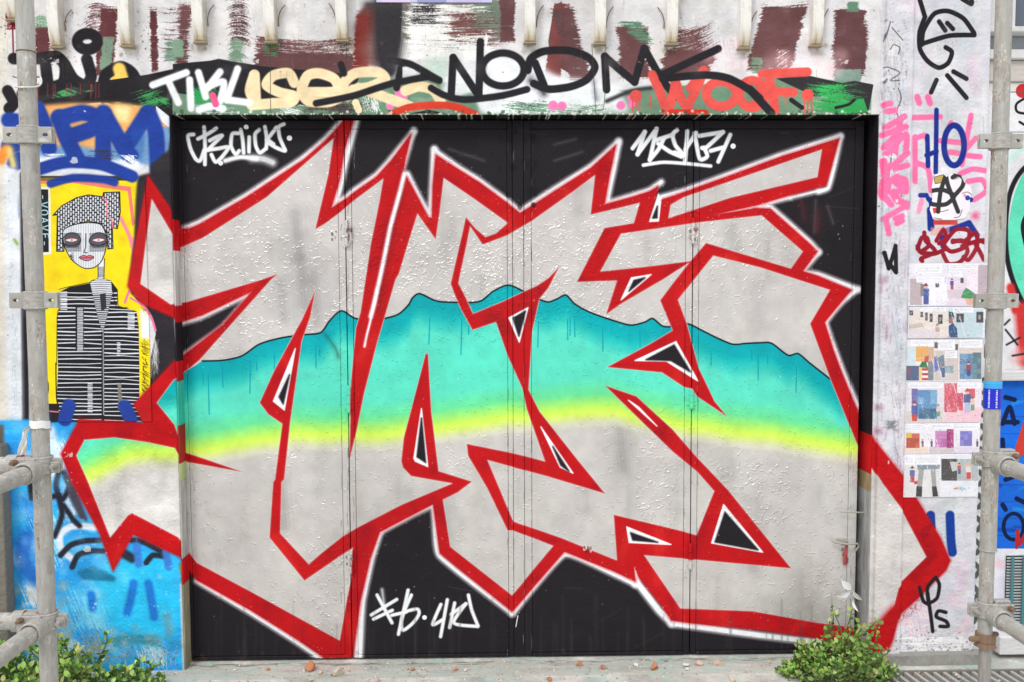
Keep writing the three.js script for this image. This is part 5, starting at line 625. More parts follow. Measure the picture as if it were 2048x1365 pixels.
{ // latch hooks at the right edge, and little studs on the leaves
  const a = onZ(1664, 1083, ZD + 0.02), b = onZ(1716, 1088, ZD + 0.02), c = onZ(1680, 1024, ZD + 0.02), d = onZ(1730, 1026, ZD + 0.02), steel = new THREE.MeshStandardMaterial({ color: new THREE.Color(0.42, 0.41, 0.36), roughness: 0.6, metalness: 0.3, bumpMap: rep(metalH, 1, 1), bumpScale: 0.001 });
  const m = mesh('latch', merge([tube([a, a.clone().lerp(b, 0.5).add(V(0, -0.004, 0.012)), b], 0.0045, 20, 8), tube([b, b.clone().add(V(0.006, -0.012, -0.004)), b.clone().add(V(-0.004, -0.034, -0.01))], 0.004, 12, 8), box(a.x + 0.03, a.y - 0.01, ZD - 0.001, a.x + 0.075, a.y + 0.006, ZD + 0.012, 0.002)]), steel, door);
  mesh('latch', merge([tube([c, c.clone().lerp(d, 0.5).add(V(0, 0.002, 0.01)), d], 0.0035, 20, 8)]), steel, door);
  const e = onZ(1694, 1090, ZD + 0.012), f = onZ(1690, 1130, ZD + 0.006); mesh('latch_pin', tube([e, e.clone().lerp(f, 0.5).add(V(-0.002, 0, 0.004)), f], 0.007, 16, 8), new THREE.MeshStandardMaterial({ color: new THREE.Color(0.42, 0.06, 0.06), roughness: 0.6, bumpMap: rep(metalH, 1, 1), bumpScale: 0.001 }), door);
  const s = onZ(1173, 1100, ZD); mesh('stud', dp.uv(new THREE.SphereGeometry(0.009, 16, 10).scale(1, 1, 0.7).translate(s.x, s.y, ZD + 0.002)), dm, door);
}

// ------------------------------------------------------------ things pasted on the front
const sheet = (name, label, category, group, u0, v0, u1, v1, painter, wear, res = 700) => {
  const a = onZ(u0, v0, 0.002), b = onZ(u1, v1, 0.002), g = new Paint(a.x, b.y, b.x, a.y, 0.002, res, 'rgb(238,238,242)'); painter(g); if (wear) g.wear(wear, wear);
  const geo = new THREE.BoxGeometry(b.x - a.x, a.y - b.y, 0.0008, 24, 12, 1).translate((a.x + b.x) / 2, (a.y + b.y) / 2, 0.0024), p = geo.attributes.position; // slightly cockled paper
  for (let i = 0; i < p.count; i++) { const q = nz(p.getX(i) * 700, p.getY(i) * 700); p.setZ(i, p.getZ(i) + 0.0018 * q); }
  geo.computeVertexNormals(); const o = mesh(name, g.uv(geo), new THREE.MeshPhysicalMaterial({ specularIntensity: 0.4, map: g.tex(), roughness: 0.65, bumpMap: rep(plasterH, 1, 1), bumpScale: 0.002 })); o.userData = { label, category }; if (group) o.userData.group = group; return o;
};
sheet('portrait_poster', 'yellow poster with a black and white hatched woman in a striped coat', 'poster', null, 73, 362, 303, 843, (g) => { portrait(g); leftOverlays(g); }, 0.1, 900);
const CG = 'printed comic sheets pasted in a column on the right pier';
for (const [u0, v0, u1, v1, l] of [
  [1817, 527, 1976, 612, 'topmost pasted comic sheet, with a head in a green cap'], [1817, 614, 1970, 676, 'pasted comic sheet of a gallery room with small framed pictures'], [1813, 680, 1964, 762.5, 'pasted comic sheet with a person in striped trousers and an orange wall'],
  [1811, 764, 1962, 845, 'pasted comic sheet with blue crates at left and pink crates at right'], [1808, 847, 1959, 907, 'pasted comic sheet with small stacks of red, magenta and violet crates'], [1806, 909, 1956, 994, 'lowest pasted comic sheet, with large grey trouser legs and dark shoes']]) sheet('comic_sheet', l, 'comic sheet', CG, u0, v0, u1, v1, comics, 0.05, 900);
{ // rounded white cut-out sticker with a black loop tag over it; plain shapes only
  const c = pts('R6 985,110 1000,70 1050,60 1085,90 1130,60 1190,75 1215,130 1260,150 1275,210 1255,250 1260,330 1220,395 1140,405 1060,405 985,400 960,330 980,250 975,160').map((q) => onZ(q[0], q[1], 0.003)), x = c.map((p) => p.x), y = c.map((p) => p.y);
  const g = new Paint(Math.min(...x), Math.min(...y), Math.max(...x), Math.max(...y), 0.003, 1000, 'rgb(240,232,240)');
  g.poly('rgb(190,160,80)', 'R6 990,90 1065,70 1050,130 1000,140'); g.line('rgb(40,38,44)', 'R6 990,90 1065,70 1050,130 1000,140', 1.2, { close: true, sm: 0 }); for (const s of ['1100,330 1050,345 1010,345', '1140,390 1180,380 1200,330', '1200,210 1240,200 1270,220', '990,390 1050,400', '1130,60 1190,75']) g.line('rgb(40,38,44)', 'R6 ' + s, 1.2); g.dot('rgb(30,50,150)', 1936, 396, 5); g.poly('rgb(206,60,50)', 'R6 980,320 1010,315 1020,350 990,360'); g.dot('rgb(236,140,200)', 1930, 391, 3); g.poly('rgb(120,60,60)', 'R6 1130,90 1160,75 1180,90 1140,105', { blur: 2 });
  strokes(g, 'rgb(34,32,36)', 'R6', 8, ['1022,345 1040,200 1080,75', '1080,75 1095,150 1170,345', '940,250 970,195 1060,185 1140,230 1080,290 980,290 945,250', '1130,240 1200,160 1210,100 1170,70 1130,92'], { soft: 1 }); g.wear(0.06, 0.05);
  const s = new THREE.Shape(c.map((p) => new THREE.Vector2(p.x, p.y))), o = mesh('cutout_sticker', g.uv(new THREE.ExtrudeGeometry(s, { depth: 0.001, bevelEnabled: false }).translate(0, 0, 0.002)), new THREE.MeshStandardMaterial({ map: g.tex(), roughness: 0.55 })); o.userData = { label: 'white cut-out sticker under a black loop tag, below the blue letters HO', category: 'sticker' };
}

// ------------------------------------------------------------ neighbouring front at the far right
{
  const n = neighbourPaint(), t = thing('neighbour_wall', 'narrow strip of the next building, white, mint and blue, right of the scaffold tube', 'wall');
  const nm = new THREE.MeshPhysicalMaterial({ specularIntensity: 0.3, map: n.tex(), bumpMap: rep(plasterH, 3, 6), bumpScale: 0.006, roughness: 0.8 });
  const z = -0.06, X = (u, v = 700) => onZ(u, v, z).x, Y = (v) => onZ(2010, v, z).y;
  mesh('wall_panel', n.uv(box(XE + 0.002, -0.3, -0.3, 3.4, Y(165), z)), nm, t);
  const white = new THREE.MeshStandardMaterial({ color: new THREE.Color(0.66, 0.65, 0.65), roughness: 0.6, bumpMap: rep(plasterH, 4, 1), bumpScale: 0.003 }), wood = new THREE.MeshStandardMaterial({ color: new THREE.Color(0.55, 0.5, 0.46), roughness: 0.8, bumpMap: rep(plasterH, 4, 1), bumpScale: 0.004 }), grey = new THREE.MeshStandardMaterial({ color: new THREE.Color(0.3, 0.32, 0.36), roughness: 0.6 });
  const xa = XE + 0.002;
  mesh('moulding', box(xa, Y(164), -0.3, 3.4, Y(122), z + 0.01, 0.004), wood, t); mesh('moulding', box(xa, Y(121), -0.3, 3.4, Y(102), z + 0.03, 0.006), white, t); mesh('window_ledge', box(xa, Y(101), -0.3, 3.4, Y(71), z - 0.02, 0.004), grey, t); mesh('window_ledge', box(xa, Y(70), -0.3, 3.4, Y(59), z + 0.05, 0.005), white, t);
  const wf = mesh('window_frame', merge([box(xa, Y(58), -0.3, X(2014), TOPY, z - 0.01), box(X(2200), Y(58), -0.3, 3.4, TOPY, z - 0.01)]), white, t); mesh('pane', box(X(2014), Y(58), -0.2, X(2200), TOPY, -0.19), new THREE.MeshPhysicalMaterial({ color: new THREE.Color(0.1, 0.13, 0.17), roughness: 0.12 }), wf);
  mesh('sill', box(X(1990), Y(741 + 20), z + 0.001, 3.38, Y(741), z + 0.03, 0.006), white, t);
  mesh('side_wall', box(3.402, -0.3, -0.35, 7, TOPY + 0.3, z), M.wallPlain, t);
  // grille low down: pale flat slats with teal rods in front
  const gg = new THREE.Group(); gg.name = 'grille'; t.add(gg); const slat = new THREE.MeshStandardMaterial({ color: new THREE.Color(0.4, 0.42, 0.44), roughness: 0.6 }), teal = new THREE.MeshStandardMaterial({ color: new THREE.Color(0.06, 0.22, 0.24), roughness: 0.5 });
  const y0 = Y(1262), y1 = Y(1112), x0 = X(2010, 1190), x1 = x0 + 0.62; mesh('back_panel', box(x0, y0, z + 0.001, x1, y1, z + 0.004), M.black, gg);
  for (let i = 0; i < 26; i++) mesh('slat', box(x0, y0 + ((y1 - y0) * i) / 26 + 0.001, z + 0.006, x1, y0 + ((y1 - y0) * (i + 0.62)) / 26, z + 0.014, 0.0015), slat, gg);
  for (let i = 0; i < 12; i++) mesh('rod', cyl(V(x0 + 0.02 + i * 0.05, y0, z + 0.02), V(x0 + 0.02 + i * 0.05, y1, z + 0.02), 0.006, 0.006, 12), teal, gg);
  mesh('grille_ledge', box(x0 - 0.05, Y(1300), z + 0.001, x1, Y(1264), z + 0.06, 0.006), white, t);
}
// weathered post against the wall at the extreme left
{ const a = onZ(9, 1000, 0.05), t = thing('timber_post', 'dark weathered post standing against the wall at the far left edge', 'post', null, [a.x - 0.03, 0, 0.035]); mesh('post', box(-0.05, 0, -0.034, 0.03, 0.99, 0.03, 0.008), new THREE.MeshStandardMaterial({ color: new THREE.Color(0.2, 0.18, 0.15), roughness: 0.95, bumpMap: rep(plasterH, 0.3, 4), bumpScale: 0.01 }), t); }

// ------------------------------------------------------------ scaffolding
const TR = 0.02415;
function clampBody(y, x, z, s) { // half-couplers: two jaws round the tube, flat ears, bolts
  const l = [new THREE.CylinderGeometry(TR + 0.007, TR + 0.007, 0.046, 28, 1, true).translate(x, y, z), new THREE.TorusGeometry(TR + 0.0045, 0.0035, 8, 28).rotateX(Math.PI / 2).translate(x, y + 0.022, z), new THREE.TorusGeometry(TR + 0.0045, 0.0035, 8, 28).rotateX(Math.PI / 2).translate(x, y - 0.022, z)];
  return l;
}
const bolt = (x, y, z, d = 1) => merge([new THREE.CylinderGeometry(0.0095, 0.0095, 0.009, 6).rotateX(Math.PI / 2).translate(x, y, z + 0.004 * d), new THREE.CylinderGeometry(0.0055, 0.0055, 0.03, 12).rotateX(Math.PI / 2).translate(x, y, z + 0.008)]);
function bandClamp(parent, y, x, z) { // plate clamp with an ear on either side, a square hole in each
  const g = merge([...clampBody(y, x, z), ...[-1, 1].flatMap((s) => { const e = new THREE.Shape(), x0 = s > 0 ? x + TR : x - TR - 0.042, x1 = x0 + 0.042; e.moveTo(x0, y - 0.021); e.lineTo(x1, y - 0.021); e.lineTo(x1, y + 0.021); e.lineTo(x0, y + 0.021); e.closePath(); const h = new THREE.Path(), cx = x + s * (TR + 0.025); h.absellipse(cx, y, 0.0085, 0.006, 0, 6.283); e.holes.push(h); return [new THREE.ExtrudeGeometry(e, { depth: 0.005, bevelEnabled: true, bevelSize: 0.001, bevelThickness: 0.001, bevelSegments: 1 }).translate(0, 0, z + 0.006), new THREE.ExtrudeGeometry(e, { depth: 0.005, bevelEnabled: true, bevelSize: 0.001, bevelThickness: 0.001, bevelSegments: 1 }).translate(0, 0, z - 0.006)]; })]);
  return mesh('band_clamp', g, M.galv2, parent);
}
function swivel(parent, y, x, z, s, ear = s) { // right-angle coupler: jaw on the standard, jaw on the tube running to the street
  const g = merge([...clampBody(y, x, z), box(Math.min(x, x + ear * 0.06), y - 0.019, z - 0.004, Math.max(x, x + ear * 0.06), y + 0.02, z + 0.004, 0.003), box(Math.min(x + ear * 0.03, x + ear * 0.056), y - 0.022, z + 0.0042, Math.max(x + ear * 0.03, x + ear * 0.056), y + 0.01, z + 0.012, 0.003), box(Math.min(x, x - s * 0.07), y - 0.026, z + TR, Math.max(x, x - s * 0.07), y + 0.024, z + TR + 0.012, 0.003),
    new THREE.CylinderGeometry(TR + 0.007, TR + 0.007, 0.045, 28, 1, true).rotateX(Math.PI / 2).translate(x - s * 0.012, y - 0.012, z + 0.052), new THREE.TorusGeometry(TR + 0.004, 0.004, 8, 28).translate(x - s * 0.012, y - 0.012, z + 0.075)]);
  const m = mesh('coupler', g, M.galv2, parent);
  mesh('bolt', bolt(x + ear * 0.044, y, z + 0.012), M.galv2, m); mesh('bolt', bolt(x - s * 0.055, y + 0.014, z + TR + 0.012), M.rust, m); mesh('bolt', bolt(x - s * 0.05, y - 0.02, z + TR + 0.012), M.galv2, m); return m;
}
const tubeMesh = (name, a, b, parent, mat = M.galv) => { const len = a.distanceTo(b); const g = merge([cyl(a, b, TR, TR, 40)]); return mesh(name, g, mat, parent); };
{
  const x = -1.436, z = 1.2, y = (v) => onZ(80, v, z).y;
  const t = thing('scaffold_frame', 'grey galvanised scaffold tube with side rails and clamps left of the door, tied with tape', 'scaffolding', 'scaffold frames standing before the wall', [x, 0, z]);
  const L = (a) => a; // local coordinates: origin at the foot of the standard
  tubeMesh('standard', V(0, 0.01, 0), V(0, y(104), 0), t); tubeMesh('standard', V(0, y(103), 0), V(0, 3.4, 0), t, M.galv2);
  mesh('joint_ring', new THREE.TorusGeometry(TR + 0.0005, 0.0018, 8, 32).rotateX(Math.PI / 2).translate(0, y(104), 0), M.rust, t);
  mesh('base_plate', merge([box(-0.075, 0, -0.075, 0.075, 0.008, 0.075, 0.002), new THREE.CylinderGeometry(0.019, 0.019, 0.1, 20).translate(0, 0.05, 0)]), M.galv2, t);
  bandClamp(t, y(271), 0, 0); bandClamp(t, y(601), 0, 0);
  for (const v of [930, 1241]) { const yy = y(v); tubeMesh('ledger', V(-1.6, yy, 0.006), V(-0.052, yy, 0.006), t); tubeMesh('transom', V(-0.012, yy - 0.014, 0.035), V(-0.012, yy - 0.014, 1.75), t); swivel(t, yy, 0, 0, 1, 1);
    mesh('clamp_ring', merge([new THREE.CylinderGeometry(TR + 0.006, TR + 0.006, 0.03, 28, 1, true).rotateZ(Math.PI / 2).translate(-0.075, yy, 0.006), box(-0.075, yy - 0.024, -0.02, -0.024, yy + 0.026, 0.02, 0.004)]), M.galv2, t); }
}
{ // right-hand frame, standing on a screw jack
  const x = 1.419, z = 1.0, y = (v) => onZ(1985, v, z).y;
  const t = thing('scaffold_frame', 'grey galvanised scaffold tube on a rusty screw jack right of the door', 'scaffolding', 'scaffold frames standing before the wall', [x, 0, z]);
  const yc = y(1274), yj = y(1100); tubeMesh('standard', V(0, yj, 0), V(0, 3.4, 0), t); mesh('spigot', cyl(V(-0.002, yc + 0.01, 0), V(-0.002, yj + 0.05, 0), TR - 0.0025, TR - 0.0025, 36), M.galv2, t);
  mesh('joint_ring', new THREE.TorusGeometry(TR, 0.003, 8, 32).rotateX(Math.PI / 2).translate(0, yj, 0), M.galv2, t);
  mesh('jack_nut', merge([new THREE.CylinderGeometry(TR + 0.006, TR + 0.006, 0.026, 24).translate(0, yc, 0), new THREE.CylinderGeometry(TR + 0.002, TR + 0.009, 0.02, 24).translate(0, yc - 0.02, 0), new THREE.CapsuleGeometry(0.009, 0.02, 4, 12).rotateZ(Math.PI / 2).translate(-0.04, yc - 0.003, 0.01), new THREE.CapsuleGeometry(0.008, 0.01, 4, 12).rotateZ(Math.PI / 2).translate(0.03, yc + 0.008, 0)]), M.rust, t);
  const prof = []; for (let i = 0; i <= 2 * 70; i++) prof.push(new THREE.Vector2(i % 2 ? 0.0192 : 0.0146, 0.02 + ((yc - 0.03 - 0.02) * i) / 140)); mesh('screw_jack', merge([new THREE.LatheGeometry(prof, 28), box(-0.075, 0, -0.075, 0.075, 0.009, 0.075, 0.002), new THREE.CylinderGeometry(0.02, 0.02, 0.03, 20).translate(0, 0.02, 0)]), M.galv2, t);
  bandClamp(t, y(283), 0, 0); bandClamp(t, y(602), 0, 0);
  for (const v of [917, 1218]) { const yy = y(v); tubeMesh('transom', V(0.012, yy - 0.014, 0.035), V(0.012, yy - 0.014, 1.8), t); swivel(t, yy, 0, 0, -1, -1); mesh('bolt', bolt(0.055, yy + 0.012, 0.02), M.galv2, t); mesh('clamp_plate', box(0.02, yy - 0.022, -0.012, 0.072, yy + 0.03, 0.014, 0.005), M.galv2, t); }
}
{ // printed sleeve round the right-hand tube
  const c = document.createElement('canvas'); c.width = 512; c.height = 192; const k = c.getContext('2d'); k.fillStyle = 'rgb(20,30,190)'; k.fillRect(0, 0, 512, 192); k.fillStyle = 'rgb(60,170,232)'; k.fillRect(0, 0, 512, 50); k.fillStyle = 'rgb(20,120,200)'; k.fillRect(0, 22, 512, 3); k.fillRect(0, 36, 512, 3);
  k.fillStyle = 'rgb(238,240,250)'; for (const x of [150, 300, 408, 476]) { k.fillRect(x, 58, 2, 2); for (let i = 0; i < 11; i++) { const h = 9; k.fillRect(x, 60 + i * 11.6, 3 + (i % 3) * 5, h - 2); k.fillRect(x + 10, 60 + i * 11.6, 4, h); k.fillRect(x, 60 + i * 11.6 + (i % 2) * 4, 16, 2.4); } }
  const t = new THREE.CanvasTexture(c); t.colorSpace = THREE.SRGBColorSpace; const a = onZ(1985, 762, 1.0).y, b = onZ(1985, 817, 1.0).y;
  const o = mesh('printed_sleeve', new THREE.CylinderGeometry(TR + 0.0022, TR + 0.0022, a - b, 36, 1, true).rotateY(0.3).translate(0, (a + b) / 2, 0), new THREE.MeshStandardMaterial({ map: t, roughness: 0.35, side: THREE.DoubleSide })); o.position.set(1.419, 0, 1.0); o.userData = { label: 'blue printed plastic sleeve with pale blue top wrapped round the right scaffold tube', category: 'sleeve' };
}
{ // wire tie round the left tube
  const y0 = onZ(60, 178, 1.2).y, y1 = onZ(60, 152, 1.2).y, x = -1.436, z = 1.2, R = TR + 0.004, P = [];
  for (let i = 0; i <= 12; i++) { const a = Math.PI * 0.95 - (i / 12) * Math.PI * 1.3; P.push(V(x - R * 1.15 * Math.cos(a) * -1, y0 + 0.002 * i / 12, z + R * 1.1 * Math.sin(a))); }
  const loop = tube([V(x - 0.03, y0 + 0.004, z + 0.004), V(x - 0.02, y0, z + 0.022), V(x, y0 - 0.002, z + 0.029), V(x + 0.02, y0, z + 0.022), V(x + 0.034, y0 + 0.006, z + 0.008), V(x + 0.038, y0 + 0.016, z), V(x + 0.036, y1 - 0.006, z - 0.004), V(x + 0.028, y1, z - 0.01), V(x, y1 + 0.001, z - 0.031), V(x - 0.03, y1 - 0.002, z - 0.012), V(x - 0.038, y1 - 0.002, z + 0.002)], 0.0026, 60, 8);
  const o = mesh('wire_tie', loop, new THREE.MeshStandardMaterial({ color: new THREE.Color(0.62, 0.61, 0.58), metalness: 0.5, roughness: 0.4 })); o.userData = { label: 'loop of pale wire tied round the left scaffold tube above its upper clamp', category: 'wire' };
}
{ // barrier tape knotted round the left tube, one end hanging
  const t = thing('barrier_tape', 'white and red barrier tape knotted round the left scaffold tube, one end hanging', 'tape', null, [-1.436, 0, 1.2]);
  const yk = onZ(80, 850, 1.2).y, wm = new THREE.MeshPhysicalMaterial({ color: new THREE.Color(0.78, 0.77, 0.76), roughness: 0.4, side: THREE.DoubleSide }), redm = new THREE.MeshPhysicalMaterial({ color: new THREE.Color(0.6, 0.06, 0.06), roughness: 0.4, side: THREE.DoubleSide });
  const ring = new THREE.CylinderGeometry(TR + 0.002, TR + 0.0035, 0.022, 40, 4, true), p = ring.attributes.position; for (let i = 0; i < p.count; i++) { const a = Math.atan2(p.getZ(i), p.getX(i)); p.setY(i, p.getY(i) + 0.004 * Math.sin(a) + 0.0012 * Math.sin(a * 5 + p.getY(i) * 300)); } ring.computeVertexNormals(); mesh('knot_band', ring.translate(0, yk, 0), wm, t);
  const ribbon = (P, w0, w1, mat, name) => { const cu = new THREE.CatmullRomCurve3(P), n = 40, pos = [], idx = []; for (let i = 0; i <= n; i++) { const q = cu.getPoint(i / n), w = w0 + (w1 - w0) * i / n; for (let j = 0; j <= 4; j++) { const f = (j / 4 - 0.5); pos.push(q.x + w * f, q.y + 0.006 * f, q.z + 0.006 * Math.sin(j * 2.1 + i * 0.25)); } if (i < n) for (let j = 0; j < 4; j++) { const a = i * 5 + j; idx.push(a, a + 5, a + 1, a + 1, a + 5, a + 6); } } const g = new THREE.BufferGeometry(); g.setAttribute('position', new THREE.Float32BufferAttribute(pos, 3)); g.setIndex(idx); g.setAttribute('uv', new THREE.Float32BufferAttribute(new Float32Array(pos.length / 3 * 2), 2)); g.computeVertexNormals(); mesh(name, g, mat, t); };
  ribbon([V(-0.018, yk, 0.02), V(-0.03, yk - 0.012, 0.02), V(-0.04, yk - 0.05, 0.014), V(-0.05, yk - 0.085, 0.012)], 0.016, 0.024, wm, 'hanging_end'); ribbon([V(-0.05, yk - 0.085, 0.012), V(-0.054, yk - 0.1, 0.012), V(-0.058, yk - 0.112, 0.012)], 0.022, 0.01, redm, 'red_tip');
}

// ------------------------------------------------------------ plants
const leafGeo = (l, w, fold = 0.25, n = 4) => { // pointed oval leaf along +y, folded at the midrib and curved back
  const pos = [], idx = [], prof = [0.0, 0.72, 1, 0.7, 0]; for (let i = 0; i <= n; i++) { const t = i / n, h = w * 0.5 * prof[i], z = -0.25 * l * t * t; pos.push(-h, l * t, z + h * fold, 0, l * t, z, h, l * t, z + h * fold); if (i < n) { const a = i * 3; idx.push(a, a + 1, a + 3, a + 1, a + 4, a + 3, a + 1, a + 2, a + 4, a + 2, a + 5, a + 4); } }
  const g = new THREE.BufferGeometry(); g.setAttribute('position', new THREE.Float32BufferAttribute(pos, 3)); g.setAttribute('uv', new THREE.Float32BufferAttribute(new Float32Array(pos.length / 3 * 2), 2)); g.setIndex(idx); g.computeVertexNormals(); return g.toNonIndexed();
};
const leafMat = new THREE.MeshPhysicalMaterial({ vertexColors: true, roughness: 0.55, side: THREE.DoubleSide, transmission: 0 });
const L0 = leafGeo(1, 0.62), up = V(0, 1, 0);
function addLeaf(list, p, d, len, col, roll = rr(-0.6, 0.6)) {
  const q = new THREE.Quaternion().setFromUnitVectors(up, d.clone().normalize()).multiply(new THREE.Quaternion().setFromAxisAngle(up, roll)), g = L0.clone().applyMatrix4(new THREE.Matrix4().compose(p, q, V(len, len, len)));
  const c = new Float32Array(g.attributes.position.count * 3); for (let i = 0; i < c.length; i += 3) { c[i] = col[0]; c[i + 1] = col[1]; c[i + 2] = col[2]; } g.setAttribute('color', new THREE.BufferAttribute(c, 3)); list.push(g);
}
const LC = [[0.06, 0.15, 0.02], [0.12, 0.27, 0.03], [0.2, 0.37, 0.05], [0.3, 0.46, 0.08], [0.08, 0.19, 0.03], [0.17, 0.33, 0.05], [0.27, 0.4, 0.12], [0.3, 0.3, 0.09], [0.2, 0.36, 0.06]];
function bush(name, label, cx, cz, rx, rz, h, stems, leafLen, extra) {
  const t = thing(name, label, 'shrub', null, [cx, 0, cz]), lv = [], st = [];
  for (let i = 0; i < stems; i++) {
    const a = rnd() * 6.283, r = Math.sqrt(rnd()), bx = rx * r * Math.cos(a), bz = rz * r * Math.sin(a); if (bz + cz < 0.02) continue; const bare = i % 11 === 0; const top = extra(bx) * h * rr(0.4, 1.15) * (1 - 0.25 * r) * (bare ? 1.3 : 1), lean = V(rr(-0.35, 0.35) + bx * 0.8, 1, rr(-0.1, 0.45) + bz * 0.3).normalize(), p0 = V(bx * 0.8, -0.005, Math.max(bz * 0.8, 0.03 - cz)), P = [];
    for (let j = 0; j <= 5; j++) { const s = j / 5; const q = p0.clone().addScaledVector(lean, top * s).add(V(0.02 * Math.sin(s * 5 + i), -0.1 * top * s * s, 0.03 * s * s)); if (q.z + cz < 0.012) q.z = 0.012 - cz; P.push(q); }
    const cu = new THREE.CatmullRomCurve3(P); st.push(new THREE.TubeGeometry(cu, 8, 0.0022, 5));
    const n = Math.max(3, Math.round(top / 0.025)); for (let j = bare ? n - 1 : 1; j <= n; j++) { const s = j / n, q = cu.getPoint(s), base = rnd() * 3.14 + j * 1.57; for (let k = 0; k < 2; k++) { const an = base + k * 3.14, d = V(Math.cos(an), rr(0.1, 0.7) + (j === n ? 0.8 : 0), Math.sin(an) * 0.9 + 0.25), c = LC[(rnd() * LC.length) | 0], f = rr(0.75, 1.2) * (0.65 + 0.45 * s); addLeaf(lv, q, d, leafLen * rr(0.5, 1.35) * (0.7 + 0.5 * Math.sin(Math.min(1, s * 1.2) * 2.2)), [c[0] * f, c[1] * f, c[2] * f]); } }
  }
  mesh('stem', merge(st), M.stem ||= new THREE.MeshStandardMaterial({ color: new THREE.Color(0.14, 0.16, 0.06), roughness: 0.8 }), t, { kind: 'stuff' }); mesh('foliage', mergeGeometries(lv), leafMat, t, { kind: 'stuff' }); return t;
}
{
  const c = onG(1690, 1372); bush('shrub', 'bushy green weed growing at the foot of the right door jamb', c.x, 0.12, 0.27, 0.17, 0.3, 230, 0.02, (x) => Math.max(0.2, 1.08 - Math.abs(x - 0.01) * 3.9 + 0.12 * Math.sin(x * 30)));
  const l = onG(150, 1400); bush('shrub', 'wide green weed growing along the blue wall behind the left scaffold tube', l.x - 0.12, 0.2, 0.6, 0.24, 0.225, 300, 0.023, (x) => Math.max(0.15, (x < -0.12 ? 1.2 : 0.95) - Math.max(0, x - 0.1) * 1.6 + 0.18 * Math.sin(x * 19) + (Math.abs(x - 0.2) < 0.05 ? 0.4 : 0)));
  // tall sprig rising from the left weed
  // white leaved seedling beside the jamb, sprayed over with the wall
  const b = onZ(1708, 1260, -0.03), t = thing('seedling', 'thin seedling with a few paint-whitened leaves rising above the right weed', 'plant', null, [b.x, 0, 0.02]), wl = new THREE.MeshStandardMaterial({ color: new THREE.Color(0.74, 0.74, 0.74), roughness: 0.6, side: THREE.DoubleSide });
  const y = (v) => onZ(1700, v, 0.03).y, X = (u) => onZ(u, 1190, 0.03).x - b.x; mesh('stem', tube([V(0, 0.05, 0), V(-0.005, y(1230), 0.005), V(X(1706), y(1185), 0.01)], 0.002, 14, 6), M.stem, t);
  for (const [u0, v0, u1, v1] of [[1703, 1180, 1682, 1162], [1702, 1182, 1674, 1194], [1705, 1182, 1719, 1202], [1696, 1188, 1685, 1206], [1697, 1200, 1685, 1216], [1706, 1200, 1709, 1222]]) { const a = V(X(u0), y(v0), 0.014), d = V(X(u1), y(v1), 0.03).sub(a), g = L0.clone().applyMatrix4(new THREE.Matrix4().compose(a, new THREE.Quaternion().setFromUnitVectors(up, d.clone().normalize()), V(d.length() * 0.85, d.length(), d.length()))); mesh('leaf', g, wl, t); }
}

// ------------------------------------------------------------ rubble
const orange = new THREE.MeshStandardMaterial({ color: new THREE.Color(0.5, 0.2, 0.1), roughness: 0.95, bumpMap: rep(plasterH, 1, 1), bumpScale: 0.004 }), cream = new THREE.MeshStandardMaterial({ color: new THREE.Color(0.58, 0.5, 0.4), roughness: 0.95, bumpMap: rep(plasterH, 1, 1), bumpScale: 0.004 }), whiteS = new THREE.MeshStandardMaterial({ color: new THREE.Color(0.62, 0.6, 0.56), roughness: 0.9 }), greyS = new THREE.MeshStandardMaterial({ color: new THREE.Color(0.36, 0.35, 0.33), roughness: 0.95 }), pinkS = new THREE.MeshStandardMaterial({ color: new THREE.Color(0.58, 0.4, 0.32), roughness: 0.95 });
function stoneGeo(r, flat = 0.8) { const g = mergeVertices(new THREE.IcosahedronGeometry(r, 2).deleteAttribute('uv').deleteAttribute('normal')), p = g.attributes.position, o = rnd() * 400, ax = rr(0.7, 1.15), cut = [0, 1, 2, 3, 4, 5, 6].map(() => ({ n: V(rr(-1, 1), rr(-1, 1), rr(-1, 1)).normalize(), d: r * rr(0.35, 0.68) })); const q = V(); for (let i = 0; i < p.count; i++) { q.fromBufferAttribute(p, i); for (const c of cut) { const e = q.dot(c.n) - c.d; if (e > 0) q.addScaledVector(c.n, -e); } const n = 1 + 0.2 * (nz(q.x / r * 60 + o, q.y / r * 60 + q.z / r * 40) - 0.5); p.setXYZ(i, q.x * n * ax, q.y * n * flat, q.z * n); } g.computeVertexNormals(); const s = toCreasedNormals(g, 0.35); return metreUV(s, 0.05, 'x', 'y'); }
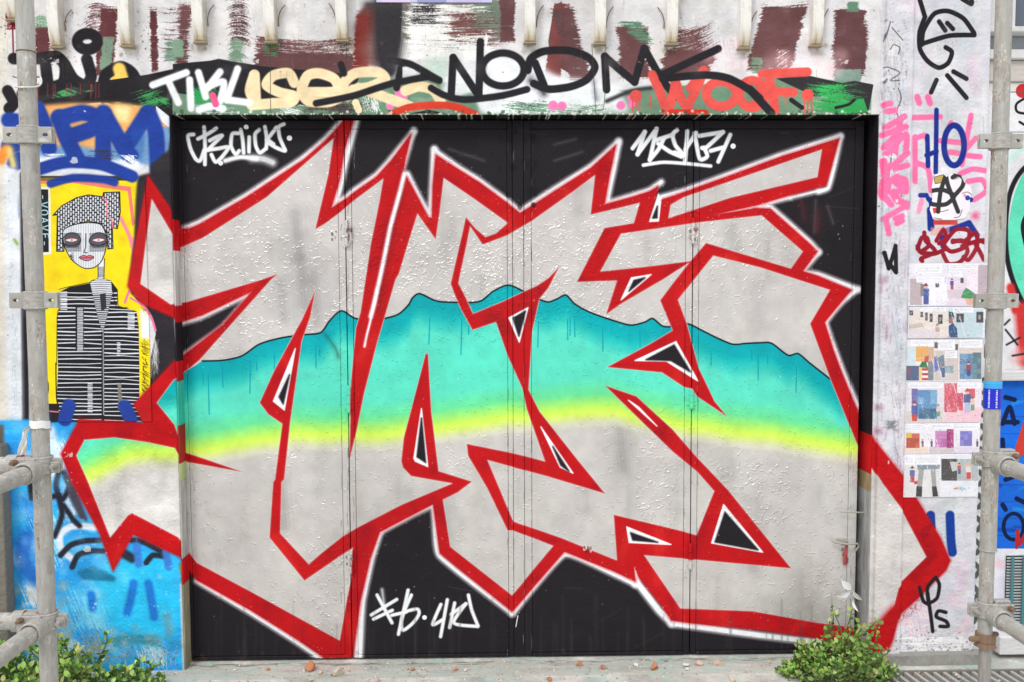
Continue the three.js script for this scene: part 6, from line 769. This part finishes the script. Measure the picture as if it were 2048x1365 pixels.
for (const [u, v, w, m, lab] of [
  [616, 1335, 23, orange, 'orange brick lump lying below the second door leaf, largest on the left'], [641, 1345, 11, pinkS, 'small pinkish stone just right of the large orange brick lump'], [674, 1344, 21, cream, 'cream and orange stone under the joint of the two left door leaves'], [825, 1338, 10, orange, 'small orange brick chip below the number tag'], [911, 1338, 9, orange, 'tiny orange chip left of the small white stone before the door centre'], [931, 1341, 9, whiteS, 'small white stone just left of the door centre'],
  [1160, 1329, 15, orange, 'orange brick chip close under the third door leaf'], [1205, 1335, 12, orange, 'orange brick chip left of the flat white pebble'], [1273, 1330, 12, whiteS, 'flat white pebble left of the red and white brick piece'], [1310, 1333, 21, orange, 'red brick piece with a pale face, largest under the third leaf'], [1332, 1322, 10, greyS, 'grey pebble touching the door just right of the red brick piece'], [1372, 1330, 14, whiteS, 'white stone under the joint of the two right door leaves'], [1374, 1339, 10, whiteS, 'small white pebble in front of the white stone by the right joint'], [1401, 1328, 15, pinkS, 'pale pink stone near the start of the fourth door leaf'], [1437, 1327, 18, pinkS, 'long pale brown stone left of the right weed'], [1098, 1359, 12, orange, 'orange chip at the bottom edge below the door centre'], [1465, 1358, 15, cream, 'cream stone at the bottom edge left of the right weed'], [535, 1340, 8, orange, 'little orange chip left of the large orange brick lump'], [622, 1361, 12, cream, 'cream pebble at the bottom edge below the orange brick lump'], [752, 1361, 13, pinkS, 'pale stone at the bottom edge before the second door leaf']]) {
  const p = onG(u, v + w * 0.3), r = w * 0.00205 * 0.58 * (p.distanceTo(C) / 3.9), o = mesh(m === orange ? 'brick_chip' : 'stone', stoneGeo(r, m === whiteS ? 0.6 : 0.85), m); o.position.set(p.x, r * 0.5, Math.max(p.z, 0.0 + r * 0.3 - 0.03)); o.rotation.set(rr(-0.3, 0.3), rnd() * 6, rr(-0.3, 0.3)); o.userData = { label: lab, category: m === orange ? 'brick chip' : 'stone' };
}
{ const protos = [0, 1, 2, 3, 4].map(() => stoneGeo(1, 0.7)), cols = [[0.5, 0.48, 0.44], [0.6, 0.58, 0.54], [0.5, 0.22, 0.12], [0.3, 0.29, 0.27], [0.55, 0.4, 0.32]], l = [];
  for (let i = 0; i < 700; i++) { const r = rr(0.0015, 0.0065) * (rnd() < 0.1 ? 1.5 : 1), g = protos[i % 5].clone().applyMatrix4(new THREE.Matrix4().compose(V(rr(-1.7, 1.95), r * 0.3, Math.abs(rr(-0.05, 0.3)) - (rnd() < 0.3 ? 0.05 : 0)), new THREE.Quaternion().setFromEuler(new THREE.Euler(rnd(), rnd() * 6, 0)), V(r, r, r))), c = cols[(rnd() * 5) | 0], a = new Float32Array(g.attributes.position.count * 3); for (let j = 0; j < a.length; j += 3) { a[j] = c[0]; a[j + 1] = c[1]; a[j + 2] = c[2]; } g.setAttribute('color', new THREE.BufferAttribute(a, 3)); l.push(g); }
  mesh('gravel', merge(l), new THREE.MeshStandardMaterial({ vertexColors: true, roughness: 0.95 }), null, { kind: 'stuff', label: 'grit and crumbs of brick and mortar scattered on the concrete before the door', category: 'gravel' });
}
renderer.render(scene, camera);
